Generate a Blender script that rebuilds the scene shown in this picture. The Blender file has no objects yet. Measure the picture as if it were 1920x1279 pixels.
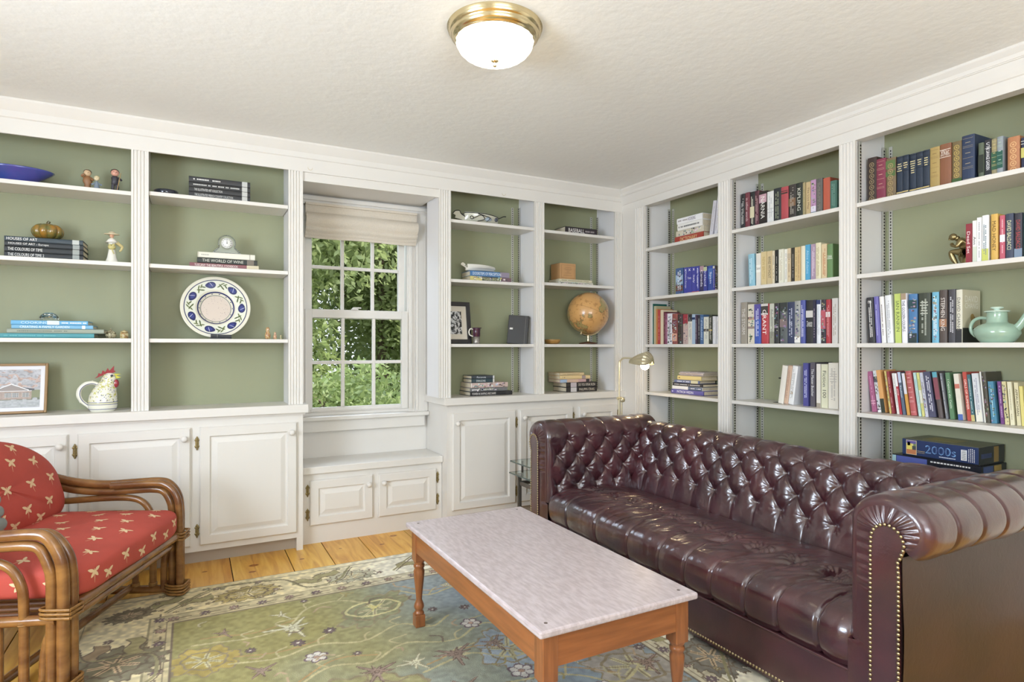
import bpy, bmesh, math, random
import numpy as np
from mathutils import Vector, Matrix, noise
from mathutils.bvhtree import BVHTree
PI = math.pi
random.seed(7)
scene = bpy.context.scene
COL = scene.collection

# ------------------------------------------------------------------ camera
cd = bpy.data.cameras.new('camera'); cam = bpy.data.objects.new('camera', cd); COL.objects.link(cam)
cam.location = (0, 0, 1.2)
cam.rotation_euler = (PI/2, 0, -math.radians(27.85))
cd.sensor_width = 36; cd.lens = 1136/1920*36
cd.shift_y = 10.5/1920
cd.clip_start = 0.05; cd.clip_end = 80
scene.camera = cam

# ------------------------------------------------------------------ world, sun, daylight
w = bpy.data.worlds.new('world'); scene.world = w; w.use_nodes = True
bg = w.node_tree.nodes['Background']; bg.inputs['Color'].default_value = (0.86, 0.93, 1.0, 1); bg.inputs['Strength'].default_value = 2.2
sd = bpy.data.lights.new('sun', 'SUN'); sd.energy = 9; sd.angle = math.radians(1.5); sd.color = (1, .96, .86)
so = bpy.data.objects.new('sun', sd); COL.objects.link(so)
so.rotation_euler = Vector((-.62, .35, -.85)).to_track_quat('-Z', 'Y').to_euler()

def area(name, loc, target, sx, sy, power, color):
    l = bpy.data.lights.new(name, 'AREA'); l.shape = 'RECTANGLE'; l.size = sx; l.size_y = sy
    l.energy = power; l.color = color
    o = bpy.data.objects.new(name, l); COL.objects.link(o); o.location = loc
    o.rotation_euler = (Vector(target)-Vector(loc)).to_track_quat('-Z', 'Y').to_euler()
    return o
# rear: added fill aimed at the ceiling; left: daylight by its window
area('fill_rear_opening', (0.6, -1.62, 1.45), (0.9, -0.85, 2.9), 2.0, 1.5, 155, (.84, .92, 1))
area('daylight_left_window', (-1.98, 1.1, 1.45), (1.2, 2.2, 1.9), 1.3, 1.3, 135, (.74, .85, 1))
area('daylight_window', (1.0, 5.3, 3.0), (1.05, 3.6, .9), 2.4, 1.6, 130, (.70, .82, 1))

scene.view_settings.view_transform = 'Standard'
scene.view_settings.look = 'None'
scene.view_settings.gamma = 1
scene.view_settings.use_curve_mapping = False
scene.view_settings.exposure = -0.33
scene.cycles.max_bounces = 8
scene.cycles.diffuse_bounces = 5
scene.cycles.sample_clamp_indirect = 6
scene.cycles.use_denoising = True

# ------------------------------------------------------------------ helpers
def lin(c):
    c = c/255
    return c/12.92 if c <= .04045 else ((c+.055)/1.055)**2.4
def rgb(c): return (lin(c[0]), lin(c[1]), lin(c[2]), 1)
MATS = {}
def mat(name, c, rough=.5, metal=0, coat=0, noise_amt=0, noise_scale=20, bump=0, bump_scale=60, trans=0, ior=1.45, emit=None, es=0, stretch=None, attr=False, c2=None, sss=0, spec=.5, alpha=1):
    if name in MATS: return MATS[name]
    m = bpy.data.materials.new(name); m.use_nodes = True; MATS[name] = m
    nt = m.node_tree; N = nt.nodes; L = nt.links; b = N['Principled BSDF']
    b.inputs['Base Color'].default_value = rgb(c)
    b.inputs['Roughness'].default_value = rough; b.inputs['Metallic'].default_value = metal
    b.inputs['Coat Weight'].default_value = coat; b.inputs['Coat Roughness'].default_value = .12
    b.inputs['Transmission Weight'].default_value = trans; b.inputs['IOR'].default_value = ior
    b.inputs['Specular IOR Level'].default_value = spec
    b.inputs['Alpha'].default_value = alpha
    if emit: b.inputs['Emission Color'].default_value = rgb(emit); b.inputs['Emission Strength'].default_value = es
    tc = None
    def coord():
        nonlocal tc
        if tc is None:
            t = N.new('ShaderNodeTexCoord'); tc = t.outputs['Object']
            if stretch:
                mp = N.new('ShaderNodeMapping'); mp.inputs['Scale'].default_value = stretch
                L.new(tc, mp.inputs['Vector']); tc = mp.outputs['Vector']
        return tc
    src = None
    if attr:
        a = N.new('ShaderNodeVertexColor'); a.layer_name = 'Col'; src = a.outputs['Color']
    if noise_amt or c2:
        n = N.new('ShaderNodeTexNoise'); n.inputs['Scale'].default_value = noise_scale; n.inputs['Detail'].default_value = 4
        L.new(coord(), n.inputs['Vector'])
        r = N.new('ShaderNodeValToRGB'); r.color_ramp.elements[0].position = .35; r.color_ramp.elements[1].position = .65
        L.new(n.outputs['Fac'], r.inputs['Fac'])
        if c2:
            r.color_ramp.elements[0].color = rgb(c); r.color_ramp.elements[1].color = rgb(c2)
            src = r.outputs['Color']
        else:
            lo = 1-noise_amt
            r.color_ramp.elements[0].color = (lo, lo, lo, 1); r.color_ramp.elements[1].color = (1, 1, 1, 1)
            mx = N.new('ShaderNodeMix'); mx.data_type = 'RGBA'; mx.blend_type = 'MULTIPLY'; mx.inputs['Factor'].default_value = 1
            if src: L.new(src, mx.inputs['A'])
            else: mx.inputs['A'].default_value = rgb(c)
            L.new(r.outputs['Color'], mx.inputs['B']); src = mx.outputs['Result']
    if src: L.new(src, b.inputs['Base Color'])
    if bump:
        n = N.new('ShaderNodeTexNoise'); n.inputs['Scale'].default_value = bump_scale; n.inputs['Detail'].default_value = 5
        L.new(coord(), n.inputs['Vector'])
        bp = N.new('ShaderNodeBump'); bp.inputs['Strength'].default_value = bump; bp.inputs['Distance'].default_value = .004
        L.new(n.outputs['Fac'], bp.inputs['Height']); L.new(bp.outputs['Normal'], b.inputs['Normal'])
    return m
def paint(c, rough=.55):
    g = sum(c)/3; c = tuple(int(x*.82+g*.18+5) for x in c)
    return mat('paint_%d_%d_%d_%d' % (c+(int(rough*100),)), c, rough)

class MB:
    """collects geometry with material slots"""
    def __init__(s): s.v = []; s.f = []; s.mi = []; s.sm = []; s.mats = []; s.cur = 0
    def use(s, m):
        if m not in s.mats: s.mats.append(m)
        s.cur = s.mats.index(m); return s
    def add(s, vs, fs, smooth=False, M=None):
        o = len(s.v)
        s.v += [tuple(M @ Vector(v)) for v in vs] if M else [tuple(v) for v in vs]
        for f in fs: s.f.append(tuple(i+o for i in f)); s.mi.append(s.cur); s.sm.append(smooth)
        return s
    def box(s, x0, x1, y0, y1, z0, z1, bev=0, M=None):
        if bev <= 0:
            vs = [(x0,y0,z0),(x1,y0,z0),(x1,y1,z0),(x0,y1,z0),(x0,y0,z1),(x1,y0,z1),(x1,y1,z1),(x0,y1,z1)]
            return s.add(vs, [(0,3,2,1),(4,5,6,7),(0,1,5,4),(1,2,6,5),(2,3,7,6),(3,0,4,7)], M=M)
        b = bmesh.new(); bmesh.ops.create_cube(b, size=1)
        for v in b.verts: v.co = Vector(((x0+x1)/2+v.co.x*(x1-x0), (y0+y1)/2+v.co.y*(y1-y0), (z0+z1)/2+v.co.z*(z1-z0)))
        bv = min(bev, .45*min(abs(x1-x0), abs(y1-y0), abs(z1-z0)))
        bmesh.ops.bevel(b, geom=list(b.edges), offset=bv, segments=2, affect='EDGES', profile=.5)
        b.verts.index_update(); vs = [v.co[:] for v in b.verts]; fs = [[v.index for v in f.verts] for f in b.faces]; b.free()
        return s.add(vs, fs, M=M)
    def grid(s, P, smooth=True, cu=False, cv=False, M=None):
        n = len(P); m = len(P[0]); vs = [p for r in P for p in r]; fs = []
        for i in range(n if cu else n-1):
            for j in range(m if cv else m-1):
                fs.append((i*m+j, ((i+1)%n)*m+j, ((i+1)%n)*m+(j+1)%m, i*m+(j+1)%m))
        return s.add(vs, fs, smooth, M)
    def lathe(s, prof, seg=24, M=None, smooth=True, cap=True, sc=(1,1)):
        P = [[(r*math.cos(2*PI*k/seg)*sc[0], r*math.sin(2*PI*k/seg)*sc[1], z) for k in range(seg)] for r, z in prof]
        s.grid(P, smooth, cv=True, M=M)
        if cap:
            for r in (P[0], P[-1]): s.add(r, [tuple(range(seg))], M=M)
        return s
    def cyl(s, p0, p1, r, seg=12, r2=None, smooth=True):
        return s.tube([p0, p1], r, seg, r2=r2, smooth=smooth, res=0)
    def tube(s, pts, r, seg=10, r2=None, smooth=True, res=6, cap=True, closed=False, fl=1):
        pts = [Vector(p) for p in pts]
        if res: pts = cat(pts, res)
        n = len(pts); rr = [r+( (r2 if r2 is not None else r)-r)*i/(n-1) for i in range(n)] if not callable(r) else [r(i/(n-1)) for i in range(n)]
        t0 = (pts[1]-pts[0]).normalized(); a = Vector((0,0,1)) if abs(t0.z) < .9 else Vector((1,0,0))
        u = t0.cross(a).normalized(); P = []
        for i in range(n):
            t = (pts[min(i+1,n-1)]-pts[max(i-1,0)]).normalized()
            u = (u-t*u.dot(t)).normalized(); w_ = t.cross(u)
            P.append([tuple(pts[i]+(u*math.cos(2*PI*k/seg)+w_*math.sin(2*PI*k/seg)*fl)*rr[i]) for k in range(seg)])
        s.grid(P, smooth, cv=True)
        if cap:
            for q in (P[0], P[-1]): s.add(q, [tuple(range(seg))])
        return s
    def prism(s, prof, a, b, axis='z', M=None, smooth=False, cap=True):
        """closed 2-D profile extruded along an axis"""
        def mk(p, t):
            return {'z': (p[0], p[1], t), 'x': (t, p[0], p[1]), 'y': (p[0], t, p[1])}[axis]
        n = len(prof); vs = [mk(p, a) for p in prof]+[mk(p, b) for p in prof]
        fs = [(i, (i+1) % n, (i+1) % n+n, i+n) for i in range(n)]
        s.add(vs, fs, smooth, M)
        if cap: s.add(vs, [tuple(range(n)), tuple(range(2*n-1, n-1, -1))], False, M)
        return s
    def sph(s, c, r, seg=16, sc=(1,1,1), M=None):
        P = []
        for i in range(seg//2+1):
            a = PI*i/(seg//2)
            P.append([(c[0]+r*sc[0]*math.sin(a)*math.cos(2*PI*k/seg), c[1]+r*sc[1]*math.sin(a)*math.sin(2*PI*k/seg), c[2]+r*sc[2]*math.cos(a)) for k in range(seg)])
        return s.grid(P, True, cv=True, M=M)
    def mesh(s, name):
        me = bpy.data.meshes.new(name); me.from_pydata(s.v, [], s.f)
        for m in s.mats: me.materials.append(m)
        me.polygons.foreach_set('material_index', s.mi); me.polygons.foreach_set('use_smooth', s.sm)
        me.validate(); me.update(); return me
def cat(p, res):
    out = []
    for i in range(len(p)-1):
        a = p[i-1] if i else p[0]*2-p[1]; b, c = p[i], p[i+1]; d = p[i+2] if i+2 < len(p) else p[-1]*2-p[-2]
        for k in range(res):
            t = k/res
            out.append(.5*((2*b)+(c-a)*t+(2*a-5*b+4*c-d)*t*t+(3*b-a-3*c+d)*t**3))
    return out+[p[-1]]
def obj(name, mb, parent=None, loc=None, rot=None, m=None, fixn=True):
    if m: mb.mats = [m]; mb.mi = [0]*len(mb.f)
    me = mb.mesh(name)
    if fixn and len(me.polygons) < 60000:
        b = bmesh.new(); b.from_mesh(me); bmesh.ops.recalc_face_normals(b, faces=b.faces); b.to_mesh(me); b.free()
    o = bpy.data.objects.new(name, me); COL.objects.link(o)
    if parent: o.parent = parent
    if loc: o.location = loc
    if rot: o.rotation_euler = rot
    return o
def tag(o, label, catg, group=None, kind=None):
    if label: o['label'] = label
    if catg: o['category'] = catg
    if group: o['group'] = group
    if kind: o['kind'] = kind
    return o
def thing(name, label, catg, loc=(0,0,0), rz=0, group=None):
    o = bpy.data.objects.new(name, None); o.empty_display_size = .05; COL.objects.link(o)
    o.location = loc; o.rotation_euler = (0, 0, rz); return tag(o, label, catg, group)
def struct(name, mb, m=None): return tag(obj(name, mb, m=m), None, None, kind='structure')
def T(x, y, z): return Matrix.Translation((x, y, z))
def RZ(a): return Matrix.Rotation(a, 4, 'Z')
def RX(a): return Matrix.Rotation(a, 4, 'X')
def RY(a): return Matrix.Rotation(a, 4, 'Y')

_tc = {}
def text_geo(txt):
    """flat glyph mesh of a word, normalised: (verts, faces, width, y0, y1)"""
    if txt in _tc: return _tc[txt]
    cu = bpy.data.curves.new('t', 'FONT'); cu.body = txt; cu.size = 1; cu.resolution_u = 2; cu.fill_mode = 'FRONT'
    o = bpy.data.objects.new('t', cu); COL.objects.link(o)
    dg = bpy.context.evaluated_depsgraph_get(); me = o.evaluated_get(dg).to_mesh()
    vs = [v.co[:] for v in me.vertices]; fs = [tuple(p.vertices) for p in me.polygons]
    o.evaluated_get(dg).to_mesh_clear(); bpy.data.objects.remove(o); bpy.data.curves.remove(cu)
    xs = [v[0] for v in vs] or [0, 1]; ys = [v[1] for v in vs] or [0, 1]
    r = (vs, fs, min(xs), max(xs), min(ys), max(ys)); _tc[txt] = r; return r
def put_text(mb, txt, cx, cz, length, height, y, vertical, m, Mx=None, up=False):
    """text on the plane y=const; length/height are the box it must fit"""
    vs, fs, x0, x1, y0, y1 = text_geo(txt)
    if not vs: return
    sx = min(length/(x1-x0), 1.6*height/(y1-y0)); sy = min(height/(y1-y0), 2.2*sx)
    mb.use(m); out = []
    for v in vs:
        a = (v[0]-(x0+x1)/2)*sx; b = (v[1]-(y0+y1)/2)*sy
        out.append((cx+b, y, cz-a) if vertical else (cx+a, y, cz+b))
        if up: out[-1] = (cx-b, y, cz+a)
    mb.add(out, fs, M=Mx)
BOOKS={
'B3S1':(3.03,1.922,0,[
(1.874, 0.046, 0.23, (62, 46, 40), 'B:.02,.1:90,70,50;O:150,130,90', 'dark brown old hardback with faint gilt scrollwork spine'),
(1.828, 0.046, 0.211, (135, 45, 68), 'L:200,150,130', 'crimson cloth hardback with worn gilt lines'),
(1.782, 0.047, 0.203, (122, 100, 68), 'B:.74,.94:90,120,60;B:.55,.68:80,110,55;O:165,140,90', 'mottled tan antique hardback with two green title labels'),
(1.731, 0.031, 0.197, (38, 50, 68), 'H:4:235,215,150;B:.1,.13:215,185,110;R', 'navy hardback with five gilt title lines, first of matching set'),
(1.7, 0.028, 0.196, (38, 50, 68), 'H:3:235,215,150;B:.1,.13:215,185,110;R', 'navy hardback, narrowest and second of the matching set'),
(1.672, 0.032, 0.195, (38, 50, 68), 'H:6:235,215,150;B:.1,.13:215,185,110;R', 'navy hardback with six crowded gilt lines, middle of matching set'),
(1.64, 0.031, 0.194, (38, 50, 68), 'H:3:235,215,150;B:.1,.13:215,185,110;R', 'navy hardback one place left of the one touching mustard book'),
(1.609, 0.03, 0.194, (38, 50, 68), 'H:4:235,215,150;B:.1,.13:215,185,110;R', 'navy hardback of the matching set, touching the mustard book'),
(1.579, 0.042, 0.196, (176, 146, 78), 'L:140,110,60', 'mustard yellow cloth hardback'),
(1.537, 0.047, 0.199, (141, 85, 55), 'B:.86,.875:235,220,200;B:.69,.705:235,220,200;S:War:235,220,200:.82;S:and Peace:235,220,200:.76', 'rust brown hardback with white ruled title block'),
(1.489, 0.041, 0.197, (118, 98, 60), 'O:190,160,80;B:.02,.16:60,95,45', 'brown book covered in gold ornament above green foot label'),
(1.447, 0.05, 0.21, (42, 56, 88), 'L:150,140,110', 'very thick tall navy blue hardback, largest on its shelf'),
(1.385, 0.022, 0.162, (88, 98, 76), 'B:.2,.68:45,52,42', 'olive green narrow hardback with dark middle panel'),
(1.362, 0.025, 0.169, (44, 44, 50), 'S:C:250,250,250:.9;B:.78,.79:240,240,240;T:THE SAVAGE GARDEN:240,240,240;B:.1,.11:240,240,240', 'black paperback with white vertical title and white emblem'),
(1.337, 0.023, 0.165, (156, 142, 100), 'B:.2,.66:50,95,65;L:200,180,110', 'tan narrow hardback with dark green label'),
(1.314, 0.023, 0.167, (142, 150, 156), 'B:.2,.64:35,90,75;L:160,190,160', 'pale grey hardback with dark green label'),
(1.278, 0.043, 0.153, (188, 118, 72), 'O:225,170,110', 'burnt orange cloth hardback with faint gilt ornament'),
(1.231, 0.031, 0.139, (50, 56, 84), 'B:.4,.7:200,190,90;B:.88,.9:220,220,200;B:.8,.82:220,220,200', 'navy hardback with yellow panel at the right picture edge'),
]),
'B3S2':(3.03,1.561,0,[
(1.432, 0.023, 0.18, (152, 40, 52), 'T:Dead Set:250,225,225', 'dark red paperback beside the bronze bookend'),
(1.409, 0.018, 0.191, (232, 232, 226), 'B:.02,.4:205,215,195;T:Ann:60,60,60', 'white paperback with pale green lower spine'),
(1.391, 0.018, 0.201, (235, 235, 232), 'D:120,120,125', 'plain white paperback with tiny grey print'),
(1.372, 0.026, 0.206, (235, 236, 236), 'B:.0,.3:205,210,90;D:110,130,140', 'white hardback whose lower spine is lime green'),
(1.338, 0.026, 0.205, (222, 172, 72), 'T:MAD HONEY:110,70,30', 'golden yellow hardback'),
(1.307, 0.02, 0.194, (205, 85, 105), 'B:.42,.58:245,240,240;D:240,200,205', 'pink paperback with white square on the spine'),
(1.285, 0.029, 0.196, (58, 66, 88), 'T:DAVID BALDACCI:225,225,170', 'thick slate blue hardback with large pale yellow lettering'),
(1.255, 0.029, 0.193, (52, 52, 62), 'T:DAVID BALDACCI:190,60,60;B:.02,.24:120,140,165', 'thick charcoal hardback with red lettering, pale picture at foot'),
(1.225, 0.019, 0.189, (30, 60, 60), 'D:200,200,190', 'dark teal hardback cut off by the right picture edge'),
]),
'B3S3':(3.03,1.217,3,[
(1.866, 0.032, 0.232, (54, 52, 56), 'D:225,222,215;S:m:230,230,225:.9', 'charcoal hardback with white script, leaning at the row end'),
(1.829, 0.023, 0.234, (104, 96, 176), 'D:190,190,235', 'violet blue slim hardback'),
(1.804, 0.023, 0.232, (234, 232, 226), 'D:90,50,50', 'white hardback with a black and red handwritten title'),
(1.774, 0.03, 0.236, (226, 228, 230), 'D:170,172,176', 'pale grey white hardback with faint print'),
(1.738, 0.03, 0.24, (196, 214, 100), 'T:IAN RANKIN:90,110,60', 'lime green paperback'),
(1.703, 0.025, 0.239, (232, 230, 236), 'B:.87,1:170,145,115;T:THE GOLDEN COUPLE:60,60,75', 'white hardback with a tan square at its head'),
(1.675, 0.039, 0.233, (64, 120, 176), 'B:.0,.2:45,60,60;B:.7,.88:45,75,80;P', 'thick hardback with a blue sea photograph on its spine'),
(1.63, 0.052, 0.234, (62, 68, 54), 'H:5:215,220,205;D:170,175,160', 'thick dark olive hardback in a shiny clear jacket'),
(1.571, 0.03, 0.234, (100, 176, 208), 'D:235,245,250;P', 'sky blue hardback with watery pattern'),
(1.538, 0.032, 0.241, (84, 70, 64), 'B:.3,.45:165,110,75;T:STEPHEN KING:225,215,205', 'brown hardback with tall pale lettering'),
(1.503, 0.031, 0.241, (70, 68, 74), 'D:200,200,205', 'dark grey hardback next to the cream black-footed book'),
(1.47, 0.025, 0.237, (212, 206, 184), 'B:.0,.26:45,45,50;T:DAVID CHANG:95,92,84;X', 'thick cream hardback with black foot, last beside the teapot'),
]),
'B3S4':(3.06,0.868,7.5,[
(1.867, 0.024, 0.207, (166, 84, 124), 'B:.26,.28:225,180,190;B:.2,.22:225,180,190;D:215,150,180', "magenta pink paperback leaning at the row's left end"),
(1.841, 0.019, 0.211, (200, 205, 208), 'B:.72,.86:60,70,80;B:.0,.12:235,235,235;P', 'white and black photo-spined paperback beside the magenta one'),
(1.821, 0.022, 0.215, (226, 160, 88), 'B:.0,.33:52,58,44', 'orange paperback with a black lower third'),
(1.779, 0.007, 0.21, (222, 200, 110), 'P', 'thin hardback with black and yellow hazard stripes'),
(1.771, 0.014, 0.21, (150, 50, 58), 'D:225,190,190', 'dark red paperback with fine white print'),
(1.748, 0.013, 0.201, (226, 222, 216), 'D:150,148,145', 'off-white narrow paperback in front of dark striped book'),
(1.733, 0.012, 0.201, (190, 48, 62), 'B:.68,1:235,232,232;T:STOP:245,225,225', 'narrow paperback white above and red below'),
(1.718, 0.015, 0.208, (84, 100, 124), 'B:.75,1:185,195,220;T:Kaufman:220,225,230', 'slate blue paperback with pale sky at its head'),
(1.698, 0.015, 0.203, (216, 152, 62), 'B:.5,1:214,212,222', 'paperback pale lilac above and orange below'),
(1.678, 0.027, 0.216, (190, 84, 84), 'L:235,200,190', 'thick salmon red hardback'),
(1.645, 0.013, 0.208, (176, 210, 206), 'D:120,160,165', 'pale aqua narrow paperback'),
(1.63, 0.013, 0.208, (216, 212, 120), 'B:.3,.6:228,226,210;D:150,150,90', 'pale lemon narrow paperback'),
(1.614, 0.014, 0.209, (190, 190, 206), 'D:60,60,80;P', 'lilac white paperback with black block lettering'),
(1.598, 0.03, 0.216, (76, 76, 104), 'D:215,215,225', 'wide slate purple paperback with dotted white title'),
(1.558, 0.021, 0.215, (88, 76, 74), 'B:.4,.88:140,70,82;B:.88,1:80,160,180', 'brown hardback with a teal head and rose panel'),
(1.527, 0.01, 0.21, (120, 122, 130), 'D:225,225,225', 'grey paperback with white lettering up the spine'),
]),
'B3S4b':(3.06,0.868,6,[
(1.51, 0.019, 0.214, (90, 132, 92), 'T:I Capture the Castle:225,235,215', 'sage green paperback with pale script'),
(1.475, 0.021, 0.21, (222, 214, 196), 'B:.0,.13:70,100,180;B:.68,.78:205,110,90', 'cream paperback with round gold seal and a blue foot'),
(1.442, 0.017, 0.219, (200, 70, 58), 'T:GIRLS OF SUMMER:250,225,210', 'bright red paperback'),
(1.424, 0.015, 0.208, (60, 104, 112), 'B:.0,.14:200,180,110;D:200,215,215', 'dark teal paperback with a gold foot'),
(1.405, 0.026, 0.215, (206, 208, 212), 'B:.0,.25:224,220,204;D:150,150,170', 'wide pale blue and cream paperback'),
(1.377, 0.007, 0.222, (228, 226, 216), '', 'very thin white paperback'),
(1.368, 0.017, 0.222, (74, 70, 56), 'P', 'dark camouflage-patterned thick hardback, tall, half hidden by shorter ones'),
(1.348, 0.022, 0.182, (66, 132, 166), 'D:180,215,225;P', 'blue mottled short paperback at the step down in height'),
(1.316, 0.015, 0.183, (116, 60, 130), 'D:225,190,225', 'purple short paperback'),
(1.298, 0.016, 0.184, (208, 196, 140), 'D:120,110,70;P', 'straw yellow short paperback right beside the purple one'),
(1.279, 0.016, 0.183, (222, 214, 178), 'D:160,150,110', 'smooth cream short paperback between the two straw ones'),
(1.258, 0.016, 0.181, (216, 206, 160), 'T:APPALACHIAN:70,60,40', 'cream short paperback with dark lettering at mid spine'),
(1.24, 0.013, 0.167, (222, 206, 110), '', 'shortest yellow paperback at the right edge of the photo'),
]),
'B2S1':(3.03,1.919,0,[
(2.675, 0.033, 0.229, (46, 44, 46), 'D:205,205,200', 'black slim hardback at the left end with white script'),
(2.64, 0.034, 0.23, (120, 52, 62), 'T:in other words:220,190,190', 'rose maroon slim hardback with a pale title'),
(2.605, 0.033, 0.227, (42, 44, 42), 'D:220,215,190;B:.3,.6:210,200,160', 'black slim hardback with cream strip between two maroon ones'),
(2.571, 0.032, 0.226, (92, 46, 56), 'D:200,160,160', 'wine maroon slim hardback left of the pink pictured spine'),
(2.537, 0.054, 0.212, (44, 36, 34), 'B:.68,.92:196,150,165;T:NARNIA:235,235,225', 'black thick paperback with pink picture on the upper spine'),
(2.482, 0.046, 0.201, (222, 222, 218), 'B:.38,.39:120,120,120;B:.48,.49:120,120,120;D:190,190,190', 'white paperback with small ruled box'),
(2.435, 0.052, 0.208, (48, 50, 52), 'D:140,150,120', 'black hardback right of the white ruled one'),
(2.381, 0.047, 0.203, (186, 68, 74), 'B:.8,.84:60,50,40;B:.87,.89:60,50,40', 'plain red hardback with dark bands near its head'),
(2.333, 0.048, 0.205, (62, 56, 50), 'B:.4,.62:130,95,65;D:170,165,150', 'dark brown hardback with amber picture'),
(2.283, 0.04, 0.204, (46, 52, 44), 'T:KIPLING:215,215,200', 'dark green hardback with tall spaced white capitals'),
(2.242, 0.016, 0.199, (176, 158, 110), 'D:110,95,60', 'thin tan hardback right of the tall spaced capitals'),
(2.224, 0.027, 0.197, (204, 176, 124), 'T:The Live Map:110,70,50', 'light tan paperback with brown lettering'),
(2.195, 0.033, 0.201, (190, 140, 180), 'B:.0,.12:90,130,140;B:.12,.28:225,215,230;P', 'pink and lilac paperback'),
(2.159, 0.038, 0.198, (98, 96, 90), 'D:130,125,110', 'charcoal grey hardback left of the orange-red one'),
(2.117, 0.041, 0.191, (202, 88, 62), '', 'plain orange-red hardback near the right pilaster'),
(2.075, 0.039, 0.166, (74, 124, 108), 'D:120,165,150', 'teal green hardback at the right end of the shelf'),
]),
'B2S2':(3.03,1.558,0,[
(2.616, 0.045, 0.21, (134, 192, 212), 'D:200,230,240', 'light blue hardback leaning alone at the left end'),
(2.561, 0.035, 0.206, (224, 218, 206), 'B:.44,.66:240,236,226;S:Salad:90,80,70:.56', 'off-white paperback with a boxed title'),
(2.524, 0.039, 0.21, (216, 192, 134), 'T:NEW BRITISH:190,160,90', 'tan yellow paperback with raised lettering'),
(2.483, 0.037, 0.209, (208, 184, 134), 'T:WIVES WITHOUT:80,65,45', 'tan paperback with dark brown lettering'),
(2.444, 0.016, 0.206, (224, 208, 172), 'D:90,60,50', 'thin cream paperback left of the black one'),
(2.426, 0.024, 0.208, (44, 44, 40), 'D:180,180,170', 'black slim hardback among the cream paperbacks'),
(2.401, 0.034, 0.208, (226, 222, 202), 'D:200,190,160', 'blank ivory paperback right of the black one'),
(2.365, 0.022, 0.205, (230, 226, 212), 'D:150,150,160', 'thin ivory paperback with grey print at its foot'),
(2.342, 0.022, 0.206, (214, 190, 150), 'D:90,60,40;B:.72,.86:190,170,140', 'pale brown paperback with tiny figure near its head'),
(2.318, 0.022, 0.206, (56, 52, 44), 'D:190,185,170', 'dark brown slim paperback with white spotted lettering'),
(2.295, 0.02, 0.205, (214, 184, 122), 'D:150,120,70', 'golden tan slim paperback, first of a pair'),
(2.274, 0.018, 0.204, (210, 176, 120), 'D:150,115,70', 'golden tan slim paperback, second of a pair'),
(2.255, 0.027, 0.206, (226, 218, 188), '', 'plain cream hardback left of the bright blue one'),
(2.226, 0.029, 0.209, (72, 162, 208), 'T:Alice Adams:160,210,235', 'bright sky blue paperback'),
(2.195, 0.032, 0.208, (172, 144, 168), 'D:220,200,220', 'dusty mauve paperback'),
(2.161, 0.032, 0.209, (226, 216, 176), 'D:190,175,130', 'pale cream hardback right of the mauve one'),
(2.128, 0.032, 0.198, (218, 190, 140), 'B:.0,1:222,196,148;D:200,110,60', 'tan paperback with a rust edge'),
(2.092, 0.033, 0.192, (112, 152, 92), 'B:.58,.6:220,230,210;S:tea:225,235,215:.66;S:ceremony:225,235,215:.62', 'green hardback with white title block at the right end'),
]),
'B2S3':(3.03,1.217,0,[
(2.679, 0.048, 0.258, (152, 142, 126), 'T:THE STORM:210,205,195', 'silver taupe tall hardback at the left end'),
(2.62, 0.05, 0.242, (214, 204, 182), 'B:.6,.68:190,150,120;B:.38,.44:150,130,120;P', 'cream paperback with small antique pictures'),
(2.569, 0.046, 0.239, (54, 84, 182), 'B:.62,1:86,76,160;D:210,215,240', 'royal blue hardback with violet head'),
(2.519, 0.051, 0.239, (192, 56, 64), 'B:.72,1:206,200,192;B:.76,.94:70,64,60;T:GRANT:250,235,230', 'red hardback with a bearded portrait at its head'),
(2.466, 0.034, 0.237, (196, 198, 180), 'B:.0,.3:150,150,130;D:110,110,100', 'grey-cream paperback with darker foot'),
(2.43, 0.034, 0.237, (56, 54, 54), 'S:Caste:240,240,240:.42;P', 'black hardback with large white cursive word'),
(2.393, 0.05, 0.238, (92, 98, 98), 'B:.78,1:55,60,58;B:.4,.6:130,110,110;P', 'multicoloured collage hardback left of the navy one'),
(2.341, 0.048, 0.238, (54, 62, 94), 'D:185,190,210;S:b:190,200,220:.5', 'navy blue hardback with lion emblem'),
(2.292, 0.037, 0.241, (158, 160, 156), 'B:.02,.16:235,232,225;P', 'black and white photo-spined hardback'),
(2.254, 0.028, 0.243, (76, 84, 164), 'D:215,215,240', 'indigo hardback with white disc'),
(2.223, 0.045, 0.24, (52, 50, 50), 'B:.6,.76:205,200,195;S:Team:225,225,220:.48;S:of Rivals:225,225,220:.42', 'black hardback with oval grey portrait'),
(2.176, 0.015, 0.24, (50, 48, 70), 'D:200,180,190', 'thin dark hardback right of the oval portrait'),
(2.16, 0.026, 0.238, (226, 228, 232), 'B:.9,1:50,60,110;D:190,195,205', 'white slim hardback with black and blue head'),
(2.132, 0.03, 0.238, (60, 54, 62), 'B:.33,.76:196,84,96;P', 'black hardback with pink-red middle'),
(2.099, 0.027, 0.236, (190, 52, 60), 'B:.6,.72:225,215,212;D:225,150,150', 'red hardback next to the white one at the right end'),
(2.07, 0.035, 0.241, (226, 224, 216), 'D:190,180,160', 'plain white hardback at the right end'),
]),
'B2S4':(3.03,0.868,0,[
(2.242, 0.032, 0.24, (72, 72, 150), 'D:200,205,240', 'shiny indigo paperback in the middle of the row'),
(2.198, 0.03, 0.245, (86, 82, 92), 'T:The Master Butcher:225,225,225', 'dark grey paperback with looping white script'),
(2.157, 0.025, 0.237, (222, 216, 204), 'B:.0,.1:160,148,130', 'ivory paperback with grey foot'),
(2.128, 0.039, 0.236, (218, 216, 184), 'T:Fiction 100:60,62,50', 'pale yellow anthology with tall condensed dark title'),
(2.087, 0.056, 0.245, (228, 222, 206), 'H:5:190,180,170;D:190,185,175', 'thick ivory paperback against the right pilaster'),
]),
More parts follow.
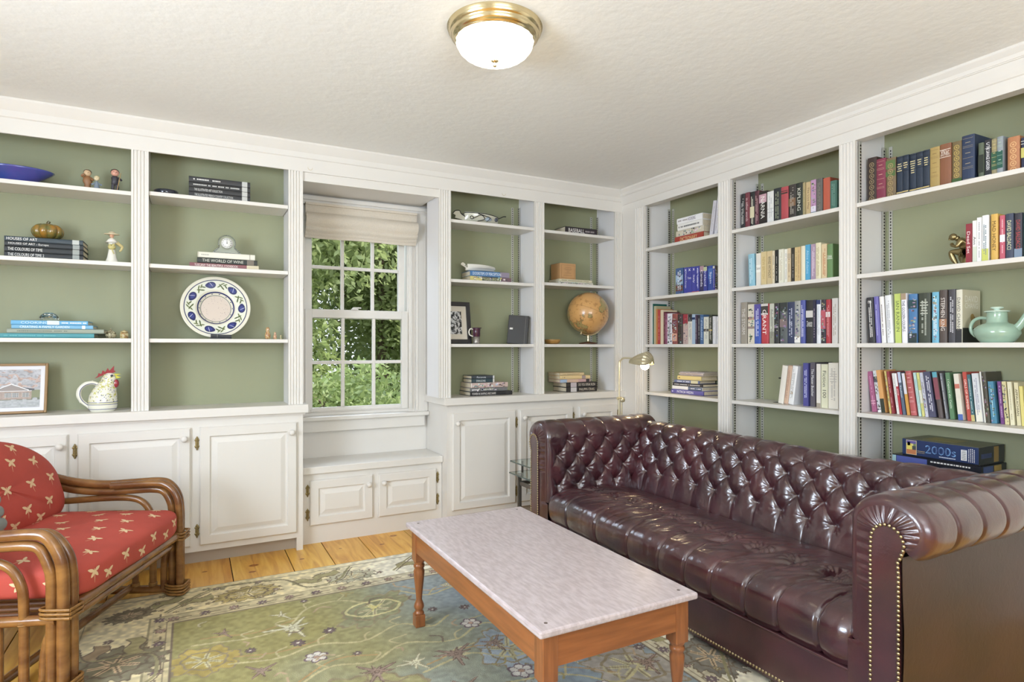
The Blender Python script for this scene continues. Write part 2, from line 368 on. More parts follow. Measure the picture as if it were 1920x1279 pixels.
'B1S2':(3.03,1.562,0,[
(3.256, 0.072, 0.19, (66, 96, 150), 'B:.15,.35:120,70,50;B:.4,.75:150,180,210;D:225,230,240;P', 'blue travel guide with mountain photograph, leaning at left end'),
(3.173, 0.035, 0.187, (62, 66, 166), 'S:x:240,240,250:.9;T:Western Europe:240,240,250', 'blue travel guide, first of the upright ones'),
(3.136, 0.041, 0.185, (62, 66, 166), 'S:x:240,240,250:.9;S:France:240,240,250:.6V;B:.0,.06:200,120,110', 'blue travel guide, second of the upright ones'),
(3.092, 0.037, 0.183, (62, 66, 166), 'S:x:240,240,250:.9;T:Italy:240,240,250;B:.0,.08:190,80,80', 'blue travel guide, third of the upright ones'),
(3.053, 0.027, 0.183, (62, 66, 166), 'S:x:240,240,250:.9;D:235,235,250;B:.0,.08:190,80,80', 'narrow blue travel guide left of the pink-headed one'),
(3.024, 0.038, 0.179, (60, 54, 96), 'B:.8,1:180,140,150;T:Canada:240,240,250', 'dark travel guide with a pink head'),
(2.984, 0.032, 0.17, (58, 66, 160), 'B:.84,1:190,200,150;T:Ireland:240,240,250', 'blue travel guide with a pale green head'),
(2.95, 0.042, 0.173, (56, 80, 165), 'T:Spain:235,240,250;B:.5,.9:70,110,190', 'bright blue travel guide with tall lettering'),
(2.906, 0.018, 0.167, (62, 66, 166), 'D:235,235,250;B:.9,1:215,210,190', 'narrow blue travel guide right of the bright blue one'),
(2.886, 0.028, 0.165, (66, 60, 44), 'P', 'dark mottled book against the right pilaster'),
]),
'B1S3':(3.03,1.217,0,[
(3.538, 0.048, 0.301, (24, 100, 88), 'B:.9,.905:225,240,235;B:.46,.47:225,240,235;S:B:240,240,240:.8;B:.08,.09:225,240,235', 'tall dark teal green reference book at the left end'),
(3.485, 0.026, 0.283, (180, 170, 130), '', 'thin straw-coloured tall book'),
(3.456, 0.016, 0.26, (206, 128, 62), '', 'thin orange book with yellow print'),
(3.438, 0.024, 0.251, (190, 60, 56), 'D:225,180,150', 'thin scarlet book'),
(3.41, 0.028, 0.25, (218, 200, 164), '', 'cream tall book with open page edges'),
(3.38, 0.019, 0.235, (110, 46, 58), 'D:190,150,150', 'thin maroon book'),
(3.359, 0.021, 0.223, (142, 72, 104), 'D:215,180,200', 'thin plum book'),
(3.334, 0.047, 0.22, (222, 220, 226), 'D:80,70,90;P', 'white book with scattered dark marks'),
(3.283, 0.05, 0.216, (150, 74, 66), 'B:.1,.35:220,160,130;B:.5,.8:120,60,60;P', 'red brown collage-covered book'),
(3.229, 0.043, 0.209, (72, 60, 56), 'P', 'dark brown vine-patterned book'),
(3.183, 0.046, 0.207, (200, 170, 160), 'B:.68,1:170,50,60;P', 'book with red head and pale pink foot'),
(3.134, 0.039, 0.205, (218, 212, 196), 'B:.76,1:50,50,50;D:150,150,150', 'cream book with black head'),
(3.091, 0.03, 0.203, (158, 182, 206), 'B:.82,.9:30,50,100', 'pale blue book with navy dot'),
(3.059, 0.015, 0.198, (80, 60, 80), 'D:220,220,225', 'thin dark plum book with white print'),
(3.042, 0.02, 0.197, (56, 54, 60), 'D:220,220,225', 'thin black book left of the blue one'),
(3.02, 0.028, 0.197, (66, 104, 154), 'D:190,210,230', 'mid blue book right of the thin dark ones'),
(2.989, 0.044, 0.181, (212, 212, 196), 'B:.46,.56:70,66,60;D:170,170,160', 'ivory book with small dark emblem'),
(2.942, 0.028, 0.192, (56, 60, 48), 'B:.45,.5:200,170,60;D:200,200,190', 'black-green book with yellow mark'),
(2.91, 0.027, 0.182, (224, 224, 228), 'D:190,190,200', 'white book near the right pilaster'),
(2.88, 0.029, 0.179, (222, 220, 222), 'D:190,190,200', 'white book touching the right pilaster'),
]),
}
# ------------------------------------------------------------------ base materials
WHITE = mat('trim_paint', (223, 219, 212), .38, noise_amt=.02, noise_scale=4, bump=.02, bump_scale=20)
WHITE2 = mat('side_paint', (228, 226, 226), .45)
GREEN = mat('sage_green_paint', (149, 152, 121), .5, noise_amt=.05, noise_scale=3)
CEIL = mat('ceiling_plaster', (240, 240, 237), .8, bump=.5, bump_scale=22)
WALL = mat('wall_paint', (228, 226, 216), .7)
BRASS = mat('brass', (222, 206, 166), .2, 1, noise_amt=.15, noise_scale=15)
OLDBRASS = mat('antique_brass', (168, 150, 104), .4, .8, noise_amt=.4, noise_scale=120)
STEEL = mat('slotted_steel', (190, 188, 178), .4, .35)
DARK = mat('slot_dark', (40, 36, 30), .7)
PAGES = mat('page_paper', (226, 214, 188), .8, noise_amt=.12, noise_scale=90, stretch=(1, 1, 1))

XR = 2.945; YF = 3.745; ZC = 2.402; ZF = 2.236
# ------------------------------------------------------------------ room shell
def plank_floor():
    seams = [-2.3, -2.05, -1.78, -1.5, -1.2, -.93, -.65, -.36, -.09, .189, .486, .70, .925, 1.222, 1.47, 1.75, 2.0, 2.28, 2.52, 2.8, 3.05, 3.3]
    mb = MB(); m = bpy.data.materials.new('pine_planks'); m.use_nodes = True
    nt = m.node_tree; N = nt.nodes; L = nt.links; b = N['Principled BSDF']; b.inputs['Roughness'].default_value = .32
    tc = N.new('ShaderNodeTexCoord'); at = N.new('ShaderNodeVertexColor'); at.layer_name = 'Col'
    mp = N.new('ShaderNodeMapping'); mp.inputs['Scale'].default_value = (14, 1.3, 1); L.new(tc.outputs['Object'], mp.inputs['Vector'])
    ad = N.new('ShaderNodeVectorMath'); L.new(mp.outputs['Vector'], ad.inputs[0])
    sc = N.new('ShaderNodeVectorMath'); sc.operation = 'SCALE'; sc.inputs['Scale'].default_value = 30; L.new(at.outputs['Color'], sc.inputs[0]); L.new(sc.outputs[0], ad.inputs[1])
    n1 = N.new('ShaderNodeTexNoise'); n1.inputs['Scale'].default_value = 1.6; n1.inputs['Detail'].default_value = 5; n1.inputs['Distortion'].default_value = 1.2
    L.new(ad.outputs[0], n1.inputs['Vector'])
    r = N.new('ShaderNodeValToRGB'); e = r.color_ramp.elements
    e[0].position = .28; e[0].color = rgb((200, 138, 56)); e[1].position = .72; e[1].color = rgb((244, 202, 106))
    q = e.new(.5); q.color = rgb((228, 176, 80)); L.new(n1.outputs['Fac'], r.inputs['Fac'])
    mx = N.new('ShaderNodeMix'); mx.data_type = 'RGBA'; mx.blend_type = 'MULTIPLY'; mx.inputs['Factor'].default_value = .9
    L.new(r.outputs['Color'], mx.inputs['A']); L.new(at.outputs['Color'], mx.inputs['B'])
    # a few knots
    src = mx.outputs['Result']
    for kx, ky, kr in ((.30, 3.60, .022), (.285, 3.50, .016), (.06, 3.62, .012), (1.02, 3.62, .013), (1.13, 3.75, .02), (.55, 3.58, .012), (-.02, 3.5, .01), (.78, 3.66, .008)):
        mm = N.new('ShaderNodeMapping'); mm.inputs['Location'].default_value = (-kx/kr*.75, -ky/kr*1.15, 0); mm.inputs['Scale'].default_value = (.75/kr, 1.15/kr, 0)
        L.new(tc.outputs['Object'], mm.inputs['Vector'])
        ln = N.new('ShaderNodeVectorMath'); ln.operation = 'LENGTH'; L.new(mm.outputs['Vector'], ln.inputs[0])
        kr_ = N.new('ShaderNodeValToRGB'); ee = kr_.color_ramp.elements; ee[0].position = 0; ee[0].color = (.75, .5, .3, 1); ee[1].position = 1; ee[1].color = (1, 1, 1, 1)
        a_ = ee.new(.55); a_.color = (.28, .14, .07, 1); a2 = ee.new(.75); a2.color = (.5, .3, .2, 1); L.new(ln.outputs['Value'], kr_.inputs['Fac'])
        k2 = N.new('ShaderNodeMix'); k2.data_type = 'RGBA'; k2.blend_type = 'MULTIPLY'; k2.inputs['Factor'].default_value = 1
        L.new(src, k2.inputs['A']); L.new(kr_.outputs['Color'], k2.inputs['B']); src = k2.outputs['Result']
    L.new(src, b.inputs['Base Color'])
    mb.use(m); cols = []
    rnd = random.Random(3)
    for i in range(len(seams)-1):
        x0, x1 = seams[i]+.0022, seams[i+1]-.0022
        t = rnd.uniform(.82, 1); c = (t, t*rnd.uniform(.92, 1), t*rnd.uniform(.8, 1))
        n0 = len(mb.v); mb.box(x0, x1, -1.7, 4.2, -.03, 0, .0015); cols += [c]*(len(mb.v)-n0)
    mb.use(mat('seam', (46, 30, 18), .9)); n0 = len(mb.v); mb.box(-2.3, 3.3, -1.7, 4.2, -.06, -.006); cols += [(1, 1, 1)]*(len(mb.v)-n0)
    o = struct('floor', mb); at_ = o.data.color_attributes.new('Col', 'FLOAT_COLOR', 'POINT')
    for i, c in enumerate(cols): at_.data[i].color = (*c, 1)
plank_floor()
struct('ceiling', MB().box(-2.3, 3.42, -1.75, 4.35, ZC, ZC+.12), CEIL)
# walls: back (with the window opening), right, left, rear (both with window openings)
wb = MB(); W0, W1, WZ0, WZ1 = .612, 1.432, .742, 2.155
for a in ((-2.3, W0, 0, ZC), (W1, 3.42, 0, ZC), (W0, W1, 0, WZ0), (W0, W1, WZ1, ZC)): wb.box(a[0], a[1], 4.135, 4.33, a[2], a[3])
struct('wall_back', wb, WHITE)
struct('wall_right', MB().box(3.24, 3.42, -1.75, 4.135, 0, ZC), WALL)
wl = MB()
for a in ((-1.7, .45, 0, ZC), (1.75, 4.135, 0, ZC), (.45, 1.75, 0, .8), (.45, 1.75, 2.1, ZC)): wl.box(-2.0-.15, -1.9, a[0], a[1], a[2], a[3])
struct('wall_left', wl, WALL)
wr = MB()
for a in ((-1.9, -.65, 0, ZC), (1.35, 3.24, 0, ZC), (-.65, 1.35, 0, .7), (-.65, 1.35, 2.2, ZC)): wr.box(a[0], a[1], -1.6, -1.45, a[2], a[3])
struct('wall_rear', wr, WALL)

# crown and frieze boards.  profile: (out, z)
def crown_back():
    prof = [(0, ZF), (-.012, ZF), (-.014, ZF+.075), (-.02, ZF+.08), (-.022, ZF+.11), (-.035, ZF+.13), (-.05, ZF+.155), (-.05, ZC), (0, ZC)]
    return MB().prism([(YF+p[0]+.012, p[1]) for p in prof], -2.3+.4, XR+.012, 'x')
KN = mat('knot_stain', (206, 196, 172), .45)
cb = MB().use(WHITE); c0 = crown_back(); cb.add(c0.v, c0.f); cb.use(KN)
for kx, kz, kr in ((.622, 2.262, .014), (1.915, 2.262, .015)): cb.lathe([(kr*.72, 0), (kr, .0004), (kr*1.02, 0)], 16, M=T(kx, YF-.0005, kz) @ RX(PI/2), cap=False)
struct('trim_1', cb)
def crown_right():
    prof = [(.06, ZF), (0, ZF), (0, ZF+.052), (-.006, ZF+.056), (-.012, ZF+.07), (-.026, ZF+.112), (-.03, ZF+.114), (-.03, ZF+.118), (-.033, ZF+.119), (-.036, ZF+.135), (-.05, ZF+.152), (-.052, ZF+.155), (-.052, ZC), (.06, ZC)]
    return MB().prism([(XR+p[0], p[1]) for p in prof], YF+.02, -1.45, 'y')
struct('trim_2', crown_right(), WHITE)

# ------------------------------------------------------------------ joinery in a local frame: x to the right, y into the wall, z up
def fluted(x0, x1, z0, z1, y=0, depth=.018):
    n = 4; g = (x1-x0-.016)/n; pr = [(x0, y+depth), (x0, y)]
    for i in range(n):
        a = x0+.008+i*g
        for k in range(7):
            t = PI*k/6; pr.append((a+g/2-math.cos(t)*g*.40, y+math.sin(t)*.0065))
    pr += [(x1, y), (x1, y+depth)]
    return MB().prism(pr, z0, z1, 'z')
def door_mb(x0, x1, z0, z1, y):
    rings = [(0, 0), (0, -.013), (.006, -.019), (.05, -.019), (.053, -.013), (.057, -.0085), (.064, -.0085), (.089, -.0165), (.092, -.0165)]
    mb = MB(); P = []
    for i, d in rings: P.append([(x0+i, y+d, z0+i), (x1-i, y+d, z0+i), (x1-i, y+d, z1-i), (x0+i, y+d, z1-i)])
    mb.grid(P, False, cv=True); mb.add(P[-1], [(0, 1, 2, 3)]); return mb
def knob_mb(x, y, z, r=.017):
    prof = [(.007, 0), (.007, .008), (r*.8, .012), (r, .018), (r*.98, .024), (r*.75, .031), (r*.35, .034), (0.0005, .0345)]
    return MB().lathe(prof, 20, M=T(x, y, z) @ RX(PI/2))
def hinge_mb(x, y, z, side):
    mb = MB().box(x-.009, x+.009, y-.004, y, z-.028, z+.028, .002)
    mb.cyl((x, y-.006, z-.032), (x, y-.006, z+.032), .004, 8)
    for s_ in (-1, 1): mb.lathe([(.006, 0), (.004, .004), (.0003, .009)], 8, M=T(x, y-.006, z+s_*.03) @ (RX(0) if s_ > 0 else RX(PI)))
    for s_ in (-1, 1):
        mb.sph((x+s_*.007, y-.003, z+.017), .006, 8, (1, .4, 1)); mb.sph((x+s_*.007, y-.003, z-.017), .006, 8, (1, .4, 1))
    return mb
def add_door(root, x0, x1, z0, z1, y, knob_side, kz, hinges, hy=None):
    d = obj('door', door_mb(x0, x1, z0, z1, y), root, m=WHITE)
    kx = x1-.03 if knob_side > 0 else x0+.03
    k = obj('knob', knob_mb(kx, y-.019, kz), d, m=WHITE)
    hx = x0-.012 if knob_side > 0 else x1+.012
    for hz in hinges: obj('hinge', hinge_mb(hx, (hy if hy is not None else y), hz, knob_side), d, m=OLDBRASS)
    return d
def strip_mb(x, y, z0, z1, face):
    """slotted shelf standard"""
    mb = MB(); mb.use(STEEL)
    if face == 'y': mb.box(x-.009, x+.009, y-.004, y, z0, z1)
    else: mb.box(x-.004 if face == '-x' else x, x if face == '-x' else x+.004, y-.009, y+.009, z0, z1)
    mb.use(DARK); z = z0+.012
    while z < z1-.012:
        if face == 'y': mb.box(x-.003, x+.003, y-.0046, y-.0035, z, z+.008)
        elif face == '-x': mb.box(x-.0046, x-.0035, y-.005, y+.005, z, z+.009)
        else: mb.box(x+.0035, x+.0046, y-.005, y+.005, z, z+.009)
        z += .016
    return mb
def bookcase(root, bays, dividers, pil, z0, ztop, depth, shelves, standards):
    """bays [(x0,x1)], dividers [(x0,x1)] solid verticals, pil [(x0,x1,fluted)]"""
    xs = [b for p in bays for b in p]
    mb = MB()
    for a, b in bays: mb.box(a-.004, b+.004, depth, depth+.012, z0, ztop+.07)
    obj('back_panel', mb, root, m=GREEN)
    mb = MB()
    for a, b in dividers: mb.box(a, b, .014, depth, z0, ztop+.07)
    for a, b in bays: mb.box(a-.004, b+.004, .03, depth, ztop+.07, ztop+.09)
    obj('carcass', mb, root, m=WHITE2)
    for a, b, fl in pil:
        obj('pilaster', fluted(a, b, z0, ztop) if fl else MB().box(a, b, 0, .018, z0, ztop), root, m=WHITE)
    for (a, b), zs in zip(bays, shelves):
        for z in zs: obj('shelf', MB().box(a+.001, b-.001, .012, depth-.001, z-.021, z, .0015), root, m=WHITE)
    for st in standards: obj('shelf_standard', strip_mb(*st), root)

# --- left of the window
ZW = .86
r = thing('bookcase', 'white built-in bookcase with sage green back, left of the window', 'bookcase', (0, YF, ZW))
for k in (1,):
    L_ = [(-1.07, -.282), (-.203, .5)]
    bookcase(r, L_, [(-1.15, -1.07), (-.278, -.207), (.504, .578)], [(-1.15, -1.07, 1), (-.282, -.203, 1), (.5, .581, 1)], 0, ZF-ZW, .245,
             [[2.017-ZW, 1.643-ZW, 1.243-ZW], [2.029-ZW, 1.643-ZW, 1.243-ZW]], [])
r = thing('worktop', 'long white painted worktop over the three doors left of the window', 'worktop', (0, YF, ZW-.048))
obj('slab', MB().box(-1.88, .607, -.036, .385, 0, .048, .003), r, m=WHITE)
obj('moulding', MB().box(-1.88, .592, -.012, .0, -.012, 0), r, m=WHITE)
r = thing('base_cabinet', 'white three-door base cabinet with brass butterfly hinges, left of the window', 'cabinet', (0, YF, 0))
b = MB().box(-1.88, .581, 0, .38, .075, ZW-.049); b.box(.545, .581, -.0005, .38, 0, .075)
obj('body', b, r, m=WHITE)
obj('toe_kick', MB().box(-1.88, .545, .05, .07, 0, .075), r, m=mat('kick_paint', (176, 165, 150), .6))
add_door(r, -1.02, -.552, .11, .757, 0, 1, .70, (.66, .19))
add_door(r, -.511, -.006, .11, .757, 0, 1, .70, (.67, .19))
add_door(r, .037, .545, .11, .757, 0, 1, .70, (.67, .19))
# --- right of the window
r = thing('bookcase', 'white built-in bookcase of two narrow bays holding the globe, right of the window', 'bookcase', (0, YF, ZW))
C1 = (1.52, 2.162); C2 = (2.242, 2.876)
bookcase(r, [C1, C2], [(1.442, 1.516), (2.166, 2.238), (2.88, 2.944)], [(1.438, 1.52, 1), (2.162, 2.242, 1), (2.876, 2.944, 1)], 0, ZF-ZW, .245,
         [[2.051-ZW, 1.652-ZW, 1.218-ZW], [2.046-ZW, 1.665-ZW, 1.218-ZW]],
         [(2.162-.0045, .225, .003, ZF-ZW-.003, '-x'), (2.876-.0045, .225, .003, ZF-ZW-.003, '-x'), (2.11, .2445, .003, ZF-ZW-.003, 'y'), (2.822, .2445, .003, ZF-ZW-.003, 'y')])
r = thing('worktop', 'white painted worktop over the three doors right of the window', 'worktop', (0, YF, ZW-.048))
obj('slab', MB().box(1.462, 2.985, -.036, .385, 0, .048, .003), r, m=WHITE)
r = thing('base_cabinet', 'white three-door base cabinet partly hidden by the sofa, right of the window', 'cabinet', (0, YF, 0))
obj('body', MB().box(1.49, 2.985, 0, .38, .075, ZW-.049).box(1.49, 1.526, -.0005, .38, 0, .075), r, m=WHITE)
obj('toe_kick', MB().box(1.526, 2.985, .05, .07, 0, .075), r, m=MATS['kick_paint'])
add_door(r, 1.526, 2.0, .11, .757, 0, -1, .69, (.67, .19))
add_door(r, 2.034, 2.478, .11, .757, 0, -1, .70, (.68, .19))
add_door(r, 2.533, 2.885, .11, .757, 0, -1, .70, (.68, .19))
# --- window seat
r = thing('window_seat', 'low white window seat with two small doors, under the window', 'window seat', (0, 3.83, 0))
obj('seat_top', MB().box(.583, 1.488, -.024, .303, .426, .468, .003), r, m=WHITE)
obj('body', MB().box(.583, 1.488, 0, .30, 0, .425), r, m=WHITE)
add_door(r, .632, 1.017, .112, .386, 0, 1, .33, (.325, .18))
add_door(r, 1.054, 1.444, .112, .386, 0, -1, .33, (.325, .18))
# header and soffit above the niche
nh = MB().box(.581, 1.438, .0, .02, 2.184-2.184, ZC-2.184, 0); nh.box(.581, 1.438, .02, .39, .012, ZC-2.184)
r = thing('niche_header', 'white header board and soffit above the window blind', 'trim', (0, YF+.012, 2.184)); obj('board', nh, r, m=WHITE)

# --- right wall bookcase, local frame turned: local x -> -Y, local y -> +X
r = thing('bookcase', 'tall white built-in bookcase of three bays filled with books, behind the sofa', 'bookcase', (XR, YF, 0), -PI/2)
B1 = (.256, .962); B2 = (1.061, 1.774); B3 = (1.859, 2.70)
zs = [1.922, 1.563, 1.217, .868, .52]
st = []
for a, b in (B1, B2, B3):
    st += [(a+.0045, .032, .1, ZF-.003, '+x'), (a+.0045, .232, .1, ZF-.003, '+x'), (a+.03, .2545, .1, ZF-.003, 'y')]
bookcase(r, [B1, B2, B3], [(.155, .252), (.966, 1.057), (1.778, 1.855), (2.704, 2.78)], [(.001, .145, 0), (.145, .256, 1), (.962, 1.061, 1), (1.774, 1.859, 1), (2.70, 2.79, 1)], 0, ZF, .255,
         [zs, zs, zs], st)
obj('plinth', MB().box(.03, 2.79, .0, .02, 0, .1), r, m=WHITE)

# ------------------------------------------------------------------ window
def window():
    r = tag(bpy.data.objects.new('window_1', None), None, None, kind='structure'); COL.objects.link(r); r.location = (0, 4.12, 0)
    # casing on the wall with a stepped profile
    cs = MB()
    for x0, x1 in ((.583, .64), (1.40, 1.488)):
        cs.box(x0, x1, -.012, .014, .742, 2.13); a = x0 if x0 < 1 else x1-.022; cs.box(a, a+.022, -.021, -.012, .742, 2.13, .003); b = (x1-.02) if x0 < 1 else x0+.012; cs.box(b, b+.007, -.0155, -.012, .742, 2.13, .001)
    cs.box(.583, 1.488, -.012, .014, 2.13, 2.183); cs.box(.583, 1.488, -.024, -.012, 2.157, 2.183, .003); cs.box(.583, 1.488, -.0155, -.012, 2.14, 2.147, .001)
    obj('casing', cs, r, m=WHITE)
    st = MB().box(.583, 1.488, -.055, .06, .715, .742, .006); obj('window_stool', st, r, m=WHITE)
    ap = MB().box(.583, 1.465, -.022, .012, .64, .715, .003); obj('apron', ap, r, m=WHITE)
    fr = MB()
    fr.box(.615, .652, .015, .16, .742, 2.15); fr.box(1.36, 1.43, .015, .16, .742, 2.15); fr.box(.652, 1.36, .015, .16, 2.03, 2.15); fr.box(.652, 1.36, .02, .16, .742, .762)
    fr.box(1.352, 1.36, .03, .045, .76, 2.03); fr.box(1.372, 1.378, .0, .016, .76, 2.03)
    obj('window_frame', fr, r, m=WHITE)
    def sash(x0, x1, z0, z1, y, st_l, st_r, top, bot, mx, mz):
        s = MB(); s.box(x0, x0+st_l, y, y+.035, z0, z1, .002); s.box(x1-st_r, x1, y, y+.035, z0, z1, .002)
        s.box(x0+st_l, x1-st_r, y, y+.035, z1-top, z1, .002); s.box(x0+st_l, x1-st_r, y, y+.035, z0, z0+bot, .002)
        for m_ in mx: s.box(m_-.011, m_+.011, y+.006, y+.03, z0+bot, z1-top, .003)
        for m_ in mz: s.box(x0+st_l, x1-st_r, y+.007, y+.029, m_-.011, m_+.011, .003)
        o = obj('sash', s, r, m=WHITE)
        g = MB(); xs = [x0+st_l]+list(mx)+[x1-st_r]; zz = [z0+bot]+list(mz)+[z1-top]
        for i in range(len(xs)-1):
            for j in range(len(zz)-1): g.box(xs[i], xs[i+1], y+.016, y+.019, zz[j], zz[j+1])
        obj('panes', g, o, m=mat('window_glass', (255, 255, 255), .0, trans=1, ior=1.02))
        return o
    lo = sash(.655, 1.352, .763, 1.448, .02, .047, .043, .055, .032, (.902, 1.112), (1.094,))
    sash(.66, 1.345, 1.39, 2.03, .075, .047, .043, .04, .05, (.91, 1.118), (1.735,))
    lk = MB().box(.955, 1.0, .0, .03, 1.448, 1.456, .003); lk.lathe([(.018, 0), (.018, .006), (.009, .012), (.0005, .013)], 16, M=T(.978, .02, 1.454)); lk.box(.965, 1.02, .004, .013, 1.458, 1.466, .003)
    obj('sash_lock', lk, lo, m=WHITE)
    lf = MB().box(.69, 1.30, .012, .021, .772, .785, .003); obj('sash_lift', lf, lo, m=WHITE)
window()
# little cord cleat on the left casing
r = thing('cord_cleat', 'small white cord hook on the left window casing', 'hook', (.618, 4.10, 1.548))
obj('hook', MB().tube([(0, 0, -.03), (.008, -.012, -.02), (.012, -.016, 0), (.02, -.012, .02), (.012, -.004, .028), (0, -.008, .015), (.004, -.012, -.012)], .003, 6), r, m=WHITE)

# roman blind: folded linen
def blind():
    r = thing('roman_blind', 'gathered beige linen roman blind at the top of the window', 'blind', (0, 4.09, 1.93))
    lin_ = mat('linen', (214, 204, 188), .85, noise_amt=.08, noise_scale=160, bump=.25, bump_scale=500)
    x0, x1 = .648, 1.398
    def sheet(zt, zb, y0, bulge, sag, n=40, m=10):
        P = []
        for j in range(m+1):
            t = j/m; row = []
            for i in range(n+1):
                u = i/n; x = x0+(x1-x0)*u; wv = math.sin(u*PI*2.6+.6)*.5+.5
                z = zt+(zb-zt)*t-sag*wv*t*math.sin(PI*u)**.5 if 0 < u < 1 else zt+(zb-zt)*t
                y = y0-bulge*math.sin(PI*min(1, t*1.08))**.7*(1+.25*math.sin(u*9))
                row.append((x, y-4.09, z-1.93))
            P.append(row)
        B = [[(p[0], p[1]+.008, p[2]) for p in rw] for rw in P]
        mb = MB(); mb.grid(P); mb.grid(B)
        mb.grid([P[-1], B[-1]]); mb.grid([P[0], B[0]])
        mb.grid([[q[0] for q in P], [q[0] for q in B]]); mb.grid([[q[-1] for q in P], [q[-1] for q in B]]); return mb
    hd = MB().box(x0, x1, -.02, .03, .19, .205); obj('headrail', hd, r, m=lin_)
    obj('fold', sheet(2.128, 2.052, 4.085, .010, .012), r, m=lin_)
    obj('fold', sheet(2.070, 1.976, 4.066, .026, .014), r, m=lin_)
    obj('fold', sheet(1.992, 1.948, 4.078, .020, .016), r, m=lin_)
    obj('fold', sheet(1.962, 1.930, 4.090, .010, .012), r, m=lin_)
    obj('fold', sheet(1.945, 1.912, 4.100, .004, .006), r, m=lin_)
blind()
# sawn knots showing through the paint of the frieze
# ------------------------------------------------------------------ ceiling light
def ceiling_light():
    r = thing('ceiling_light', 'round brass flush ceiling light with lit ribbed glass bowl', 'ceiling light', (1.01, 2.05, ZC))
    prof = [(.02, 0), (.178, 0), (.180, -.004), (.174, -.009), (.176, -.016), (.168, -.024), (.163, -.03), (.165, -.036), (.155, -.044), (.149, -.05), (.148, -.053), (.14, -.05), (.02, -.045)]
    obj('brass_ring', MB().lathe(prof, 64), r, m=BRASS)
    P = []
    for i in range(15):
        t = i/14; rr = .146*math.cos(t*PI/2*.97)**.8; z = -.048-.078*math.sin(t*PI/2)
        P.append([((rr*(1+.012*math.cos(24*a)))*math.cos(a), (rr*(1+.012*math.cos(24*a)))*math.sin(a), z) for a in [2*PI*k/144 for k in range(144)]])
    g = mat('lit_glass', (250, 246, 232), .3, emit=(255, 236, 204), es=7)
    obj('glass_bowl', MB().grid(P, True, cv=True), r, m=g)
    fin = [(.0005, -.121), (.014, -.123), (.016, -.127), (.006, -.131), (.004, -.137), (.007, -.141), (.006, -.146), (.0005, -.149)]
    obj('finial', MB().lathe(fin, 20, cap=False), r, m=BRASS)
ceiling_light()
# ------------------------------------------------------------------ rug
def grid_mesh(name, X, Y, Z, C, m, parent=None):
    """numpy height grid with a colour per vertex"""
    n, k = X.shape; me = bpy.data.meshes.new(name)
    co = np.stack([X, Y, Z], -1).reshape(-1, 3).astype(np.float32)
    a = np.arange(n*k).reshape(n, k); q = np.stack([a[:-1, :-1], a[1:, :-1], a[1:, 1:], a[:-1, 1:]], -1).reshape(-1, 4)
    me.vertices.add(n*k); me.vertices.foreach_set('co', co.ravel())
    me.loops.add(q.size); me.loops.foreach_set('vertex_index', q.ravel().astype(np.int32))
    me.polygons.add(len(q)); me.polygons.foreach_set('loop_start', np.arange(0, q.size, 4, dtype=np.int32)); me.polygons.foreach_set('loop_total', np.full(len(q), 4, dtype=np.int32))
    me.polygons.foreach_set('use_smooth', np.ones(len(q), bool))
    me.update(); me.validate()
    ca = me.color_attributes.new('Col', 'FLOAT_COLOR', 'POINT')
    cc = C/255.; cc = np.where(cc <= .04045, cc/12.92, ((cc+.055)/1.055)**2.4)
    ca.data.foreach_set('color', np.concatenate([cc, np.ones(cc.shape[:2]+(1,))], -1).astype(np.float32).ravel())
    me.materials.append(m); o = bpy.data.objects.new(name, me); COL.objects.link(o)
    if parent: o.parent = parent
    return o
def vnoise(X, Y, s, seed):
    """smooth value noise"""
    rs = np.random.RandomState(seed); G = rs.rand(64, 64); x = X*s+100; y = Y*s+100
    xi = np.floor(x).astype(int); yi = np.floor(y).astype(int); fx = x-xi; fy = y-yi; fx = fx*fx*(3-2*fx); fy = fy*fy*(3-2*fy)
    g = lambda a, b: G[a % 64, b % 64]
    return (g(xi, yi)*(1-fx)+g(xi+1, yi)*fx)*(1-fy)+(g(xi, yi+1)*(1-fx)+g(xi+1, yi+1)*fx)*fy
